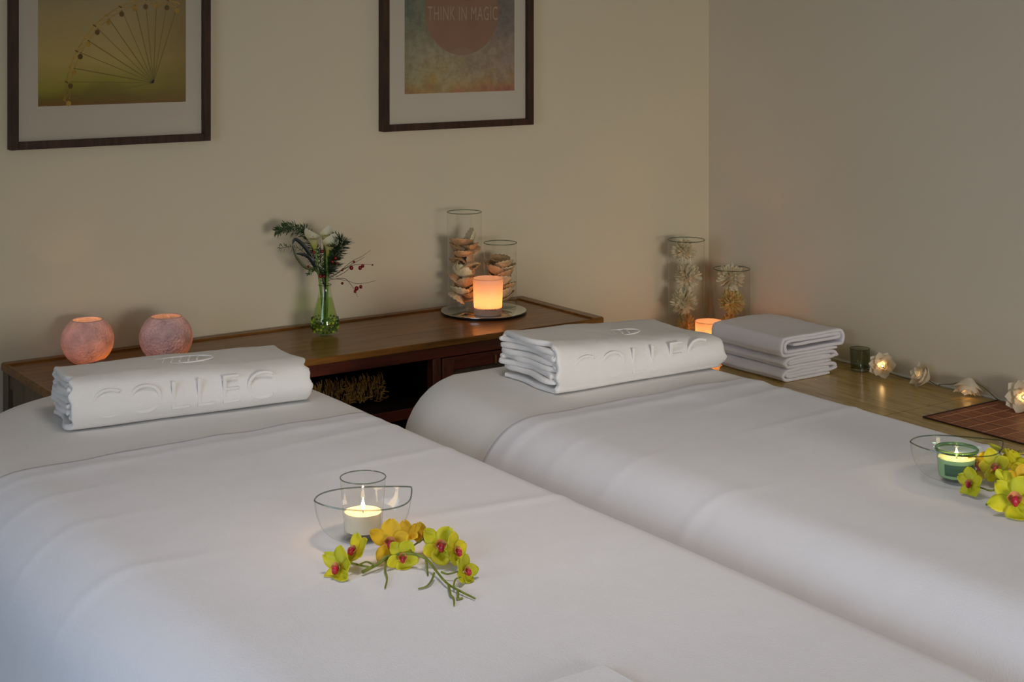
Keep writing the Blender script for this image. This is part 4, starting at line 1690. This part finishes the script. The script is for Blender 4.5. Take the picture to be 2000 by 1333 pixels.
# ------------------------------------------------------------------ orchid sprays
N = NT('orchid_petal')
co = coords(N)
nz = N.n('ShaderNodeTexNoise')
nz.inputs['Scale'].default_value = 28
N.l(co, nz.inputs[0])
r = ramp(N, nz.outputs[0], [(.35, (.62, .64, .02)), (.65, (.90, .80, .03))])
N.l(r.outputs[0], N.bsdf.inputs['Base Color'])
N.bsdf.inputs['Roughness'].default_value = .5
tl_ = N.n('ShaderNodeBsdfTranslucent')
N.l(r.outputs[0], tl_.inputs[0])
mx = N.n('ShaderNodeMixShader')
mx.inputs[0].default_value = .35
N.l(N.bsdf.outputs[0], mx.inputs[1])
N.l(tl_.outputs[0], mx.inputs[2])
N.l(mx.outputs[0], N.out.inputs[0])
M['petal'] = N.mat
M['petal_gold'] = translucent('golden_orchid_petal', (.90, .62, .025), (.92, .66, .03), .35, 30, .12)
M['lip'] = plain('crimson_lip', (.42, .014, .035), .35, var=.4, nscale=120)
M['lip_in'] = plain('peach_throat', (.70, .30, .12), .5, var=.3, nscale=120)
M['orchid_stem'] = plain('olive_orchid_stem', (.17, .20, .02), .5, var=.3, nscale=90)


def orchid_flower(parent, c, face, R, seed, mat, spin=0.0, npet=5, lip=True):
    rnd = random.Random(seed)
    R *= 1.18
    ax = face.normalized()
    s = ax.cross(Vector((.1, .2, 1))).normalized()
    u_ = s.cross(ax)
    mb = MB()
    for k in range(npet):
        a = spin + 2 * pi * k / 5 + rnd.uniform(-.12, .12)
        d = s * cos(a) + u_ * sin(a)
        e = -s * sin(a) + u_ * cos(a)
        L = R * rnd.uniform(.88, 1.08)
        W = R * (.38 if k % 2 == 0 else .48) * rnd.uniform(.9, 1.1)
        cup = rnd.uniform(.10, .42)

        def fn(i, j):
            f = .06 + .94 * j
            g_ = (i - .5) * 2
            wd = W * (sin(pi * min(1, f * .94 + .03) ** 1.15) ** .8)
            z_ = ax * (L * cup * f * f + .18 * W * g_ * g_ * f - .004 * 0)
            wob = ax * (.05 * R * sin(g_ * 3 + k + f * 5))
            return c + d * L * f + e * wd * g_ + z_ + wob
        mb.grid(fn, 6, 8)
    zmin = ZBED + .0016
    mb.v = [(x, y, max(z, zmin + .0004 * ((i * 7) % 3))) for i, (x, y, z) in enumerate(mb.v)]
    fl = mb.build('flower', mat, parent, solid=.0006, angle=60)
    fl_off = parent.location
    if lip:
        m2_ = MB()
        m2_.ball(c + ax * R * .32 - u_ * R * .16, R * .17, 10, (.8, 1.25, 1.2), ax.to_track_quat('Z', 'Y').to_matrix())
        m2_.build('lip', M['lip'], fl)
        m3 = MB()

        def ff(i, j):
            a = 2 * pi * i
            r_ = R * (.08 + .20 * j)
            return c + ax * (R * (.05 + .30 * j)) + (s * cos(a) + u_ * sin(a)) * r_ * (1 if sin(a) < .3 else .8)
        m3.grid(ff, 14, 4, True)
        m3.build('throat', M['lip_in'], fl)
    return fl


def spray(label, stems, flowers, base):
    t = thing('orchid_spray', label, 'orchid', (0, 0, 0), 0, 'yellow green orchid sprays on the beds')
    mb = MB()
    for pts, r0, r1 in stems:
        P = [at(px, py, z=ZBED + hh) for px, py, hh in pts]
        c_ = catmull(P, 6)
        n_ = len(c_)
        mb.tube(c_, [r0 + (r1 - r0) * i / (n_ - 1) for i in range(n_)], 8)
    mb.build('stem', M['orchid_stem'], t)
    for i, (px, py, hh, face, R, mat, spin, npet, lip) in enumerate(flowers):
        c = at(px, py, z=ZBED + hh)
        f = RT * face[0] + Vector((0, 0, 1)) * face[1] - FW * face[2]
        orchid_flower(t, c, f, R, i + int(px), M[mat], spin, npet, lip)
    # origin at its own base point
    o0 = base
    for c in list(t.children):
        c.location -= o0
    for c in list(t.children):
        pass
    t.location = o0
    return t


hs = .012
spray('yellow green artificial orchid spray lying by the bowl on the left bed',
      [([(708, 1118, .006), (740, 1101, .010), (757, 1088, .016), (800, 1082, .022), (832, 1092, .018), (852, 1116, .010), (873, 1140, .007), (900, 1156, .005), (928, 1170, .003)], .0026, .0013),
       ([(757, 1088, .014), (752, 1112, .006), (756, 1130, .003), (752, 1149, .002)], .0018, .0012),
       ([(832, 1095, .016), (834, 1110, .008), (836, 1124, .003)], .0018, .0012),
       ([(848, 1120, .010), (843, 1134, .006), (833, 1146, .003), (817, 1151, .002)], .0017, .0011),
       ([(876, 1143, .007), (880, 1162, .004), (886, 1170, .002), (887, 1183, .002)], .0019, .0012),
       ([(893, 1152, .006), (895, 1163, .004), (893, 1171, .002), (904, 1169, .002)], .0018, .0012),
       ([(862, 1118, .010), (875, 1122, .010), (897, 1116, .014)], .0016, .0012),
       ([(886, 1148, .006), (889, 1133, .010), (900, 1128, .014)], .0014, .0010),
       ([(757, 1090, .014), (735, 1104, .012), (716, 1098, .014), (700, 1105, .014)], .0016, .0012),
       ([(720, 1108, .010), (700, 1104, .012), (684, 1100, .018)], .0018, .0014),
       ([(800, 1082, .022), (806, 1068, .026), (830, 1052, .026)], .0016, .0012),
       ([(770, 1085, .018), (775, 1070, .026)], .0016, .0012)],
      [(664, 1110, .012, (-.55, .40, .70), .0250, 'petal', .5, 5, True),
       (694, 1080, .022, (-.45, .75, .45), .0235, 'petal', 1.3, 4, True),
       (762, 1062, .028, (.05, .55, .8), .0270, 'petal_gold', .35, 5, True),
       (792, 1046, .032, (-.3, .9, .3), .0235, 'petal_gold', 1.1, 4, False),
       (785, 1088, .016, (.2, .3, .9), .0215, 'petal', .9, 5, True),
       (826, 1052, .026, (.5, .75, .35), .0205, 'petal_gold', .2, 4, True),
       (858, 1068, .026, (.25, .55, .75), .0275, 'petal', .9, 5, True),
       (887, 1078, .022, (.75, .45, .5), .0220, 'petal', .2, 5, True),
       (906, 1117, .014, (.75, .5, .45), .0200, 'petal', .7, 5, True)],
      at(800, 1100, z=ZBED))

spray('yellow green artificial orchid spray lying by the bowl on the right bed',
      [([(1925, 986, .002), (1938, 985, .003), (1946, 975, .008), (1948, 955, .012), (1950, 930, .020), (1965, 905, .022), (1990, 918, .018), (2030, 925, .012), (2080, 935, .006)], .0018, .0026),
       ([(1948, 955, .012), (1935, 959, .012), (1915, 953, .012), (1900, 950, .012)], .0018, .0012),
       ([(1950, 930, .020), (1945, 915, .026), (1940, 905, .026)], .0016, .0012),
       ([(1965, 905, .022), (1955, 890, .026), (1950, 878, .030)], .0018, .0012),
       ([(1985, 892, .012), (1993, 880, .016)], .0014, .0016),
       ([(2030, 925, .012), (2050, 950, .006), (2070, 975, .003)], .0016, .0012)],
      [(1897, 945, .018, (-.75, .35, .6), .0215, 'petal', .4, 5, True),
       (1914, 912, .026, (-.35, .50, .75), .0215, 'petal_gold', .8, 4, True),
       (1942, 914, .028, (-.10, .45, .85), .0245, 'petal', .2, 5, True),
       (1965, 885, .026, (.2, .85, -.2), .0270, 'petal', .1, 5, False),
       (1985, 905, .026, (.3, .7, .2), .0250, 'petal', 1.0, 4, False),
       (1972, 918, .018, (-.2, .7, .6), .0220, 'petal', .3, 5, False),
       (1995, 945, .022, (.1, .6, .8), .0260, 'petal_gold', .6, 5, True),
       (1960, 940, .026, (-.5, .15, .8), .0200, 'petal', 1.2, 3, False),
       (1982, 978, .022, (-.25, .60, .75), .0365, 'petal', .95, 5, True),
       (2040, 950, .020, (.2, .8, .4), .0320, 'petal', .3, 5, True)],
      at(1985, 960, z=ZBED))
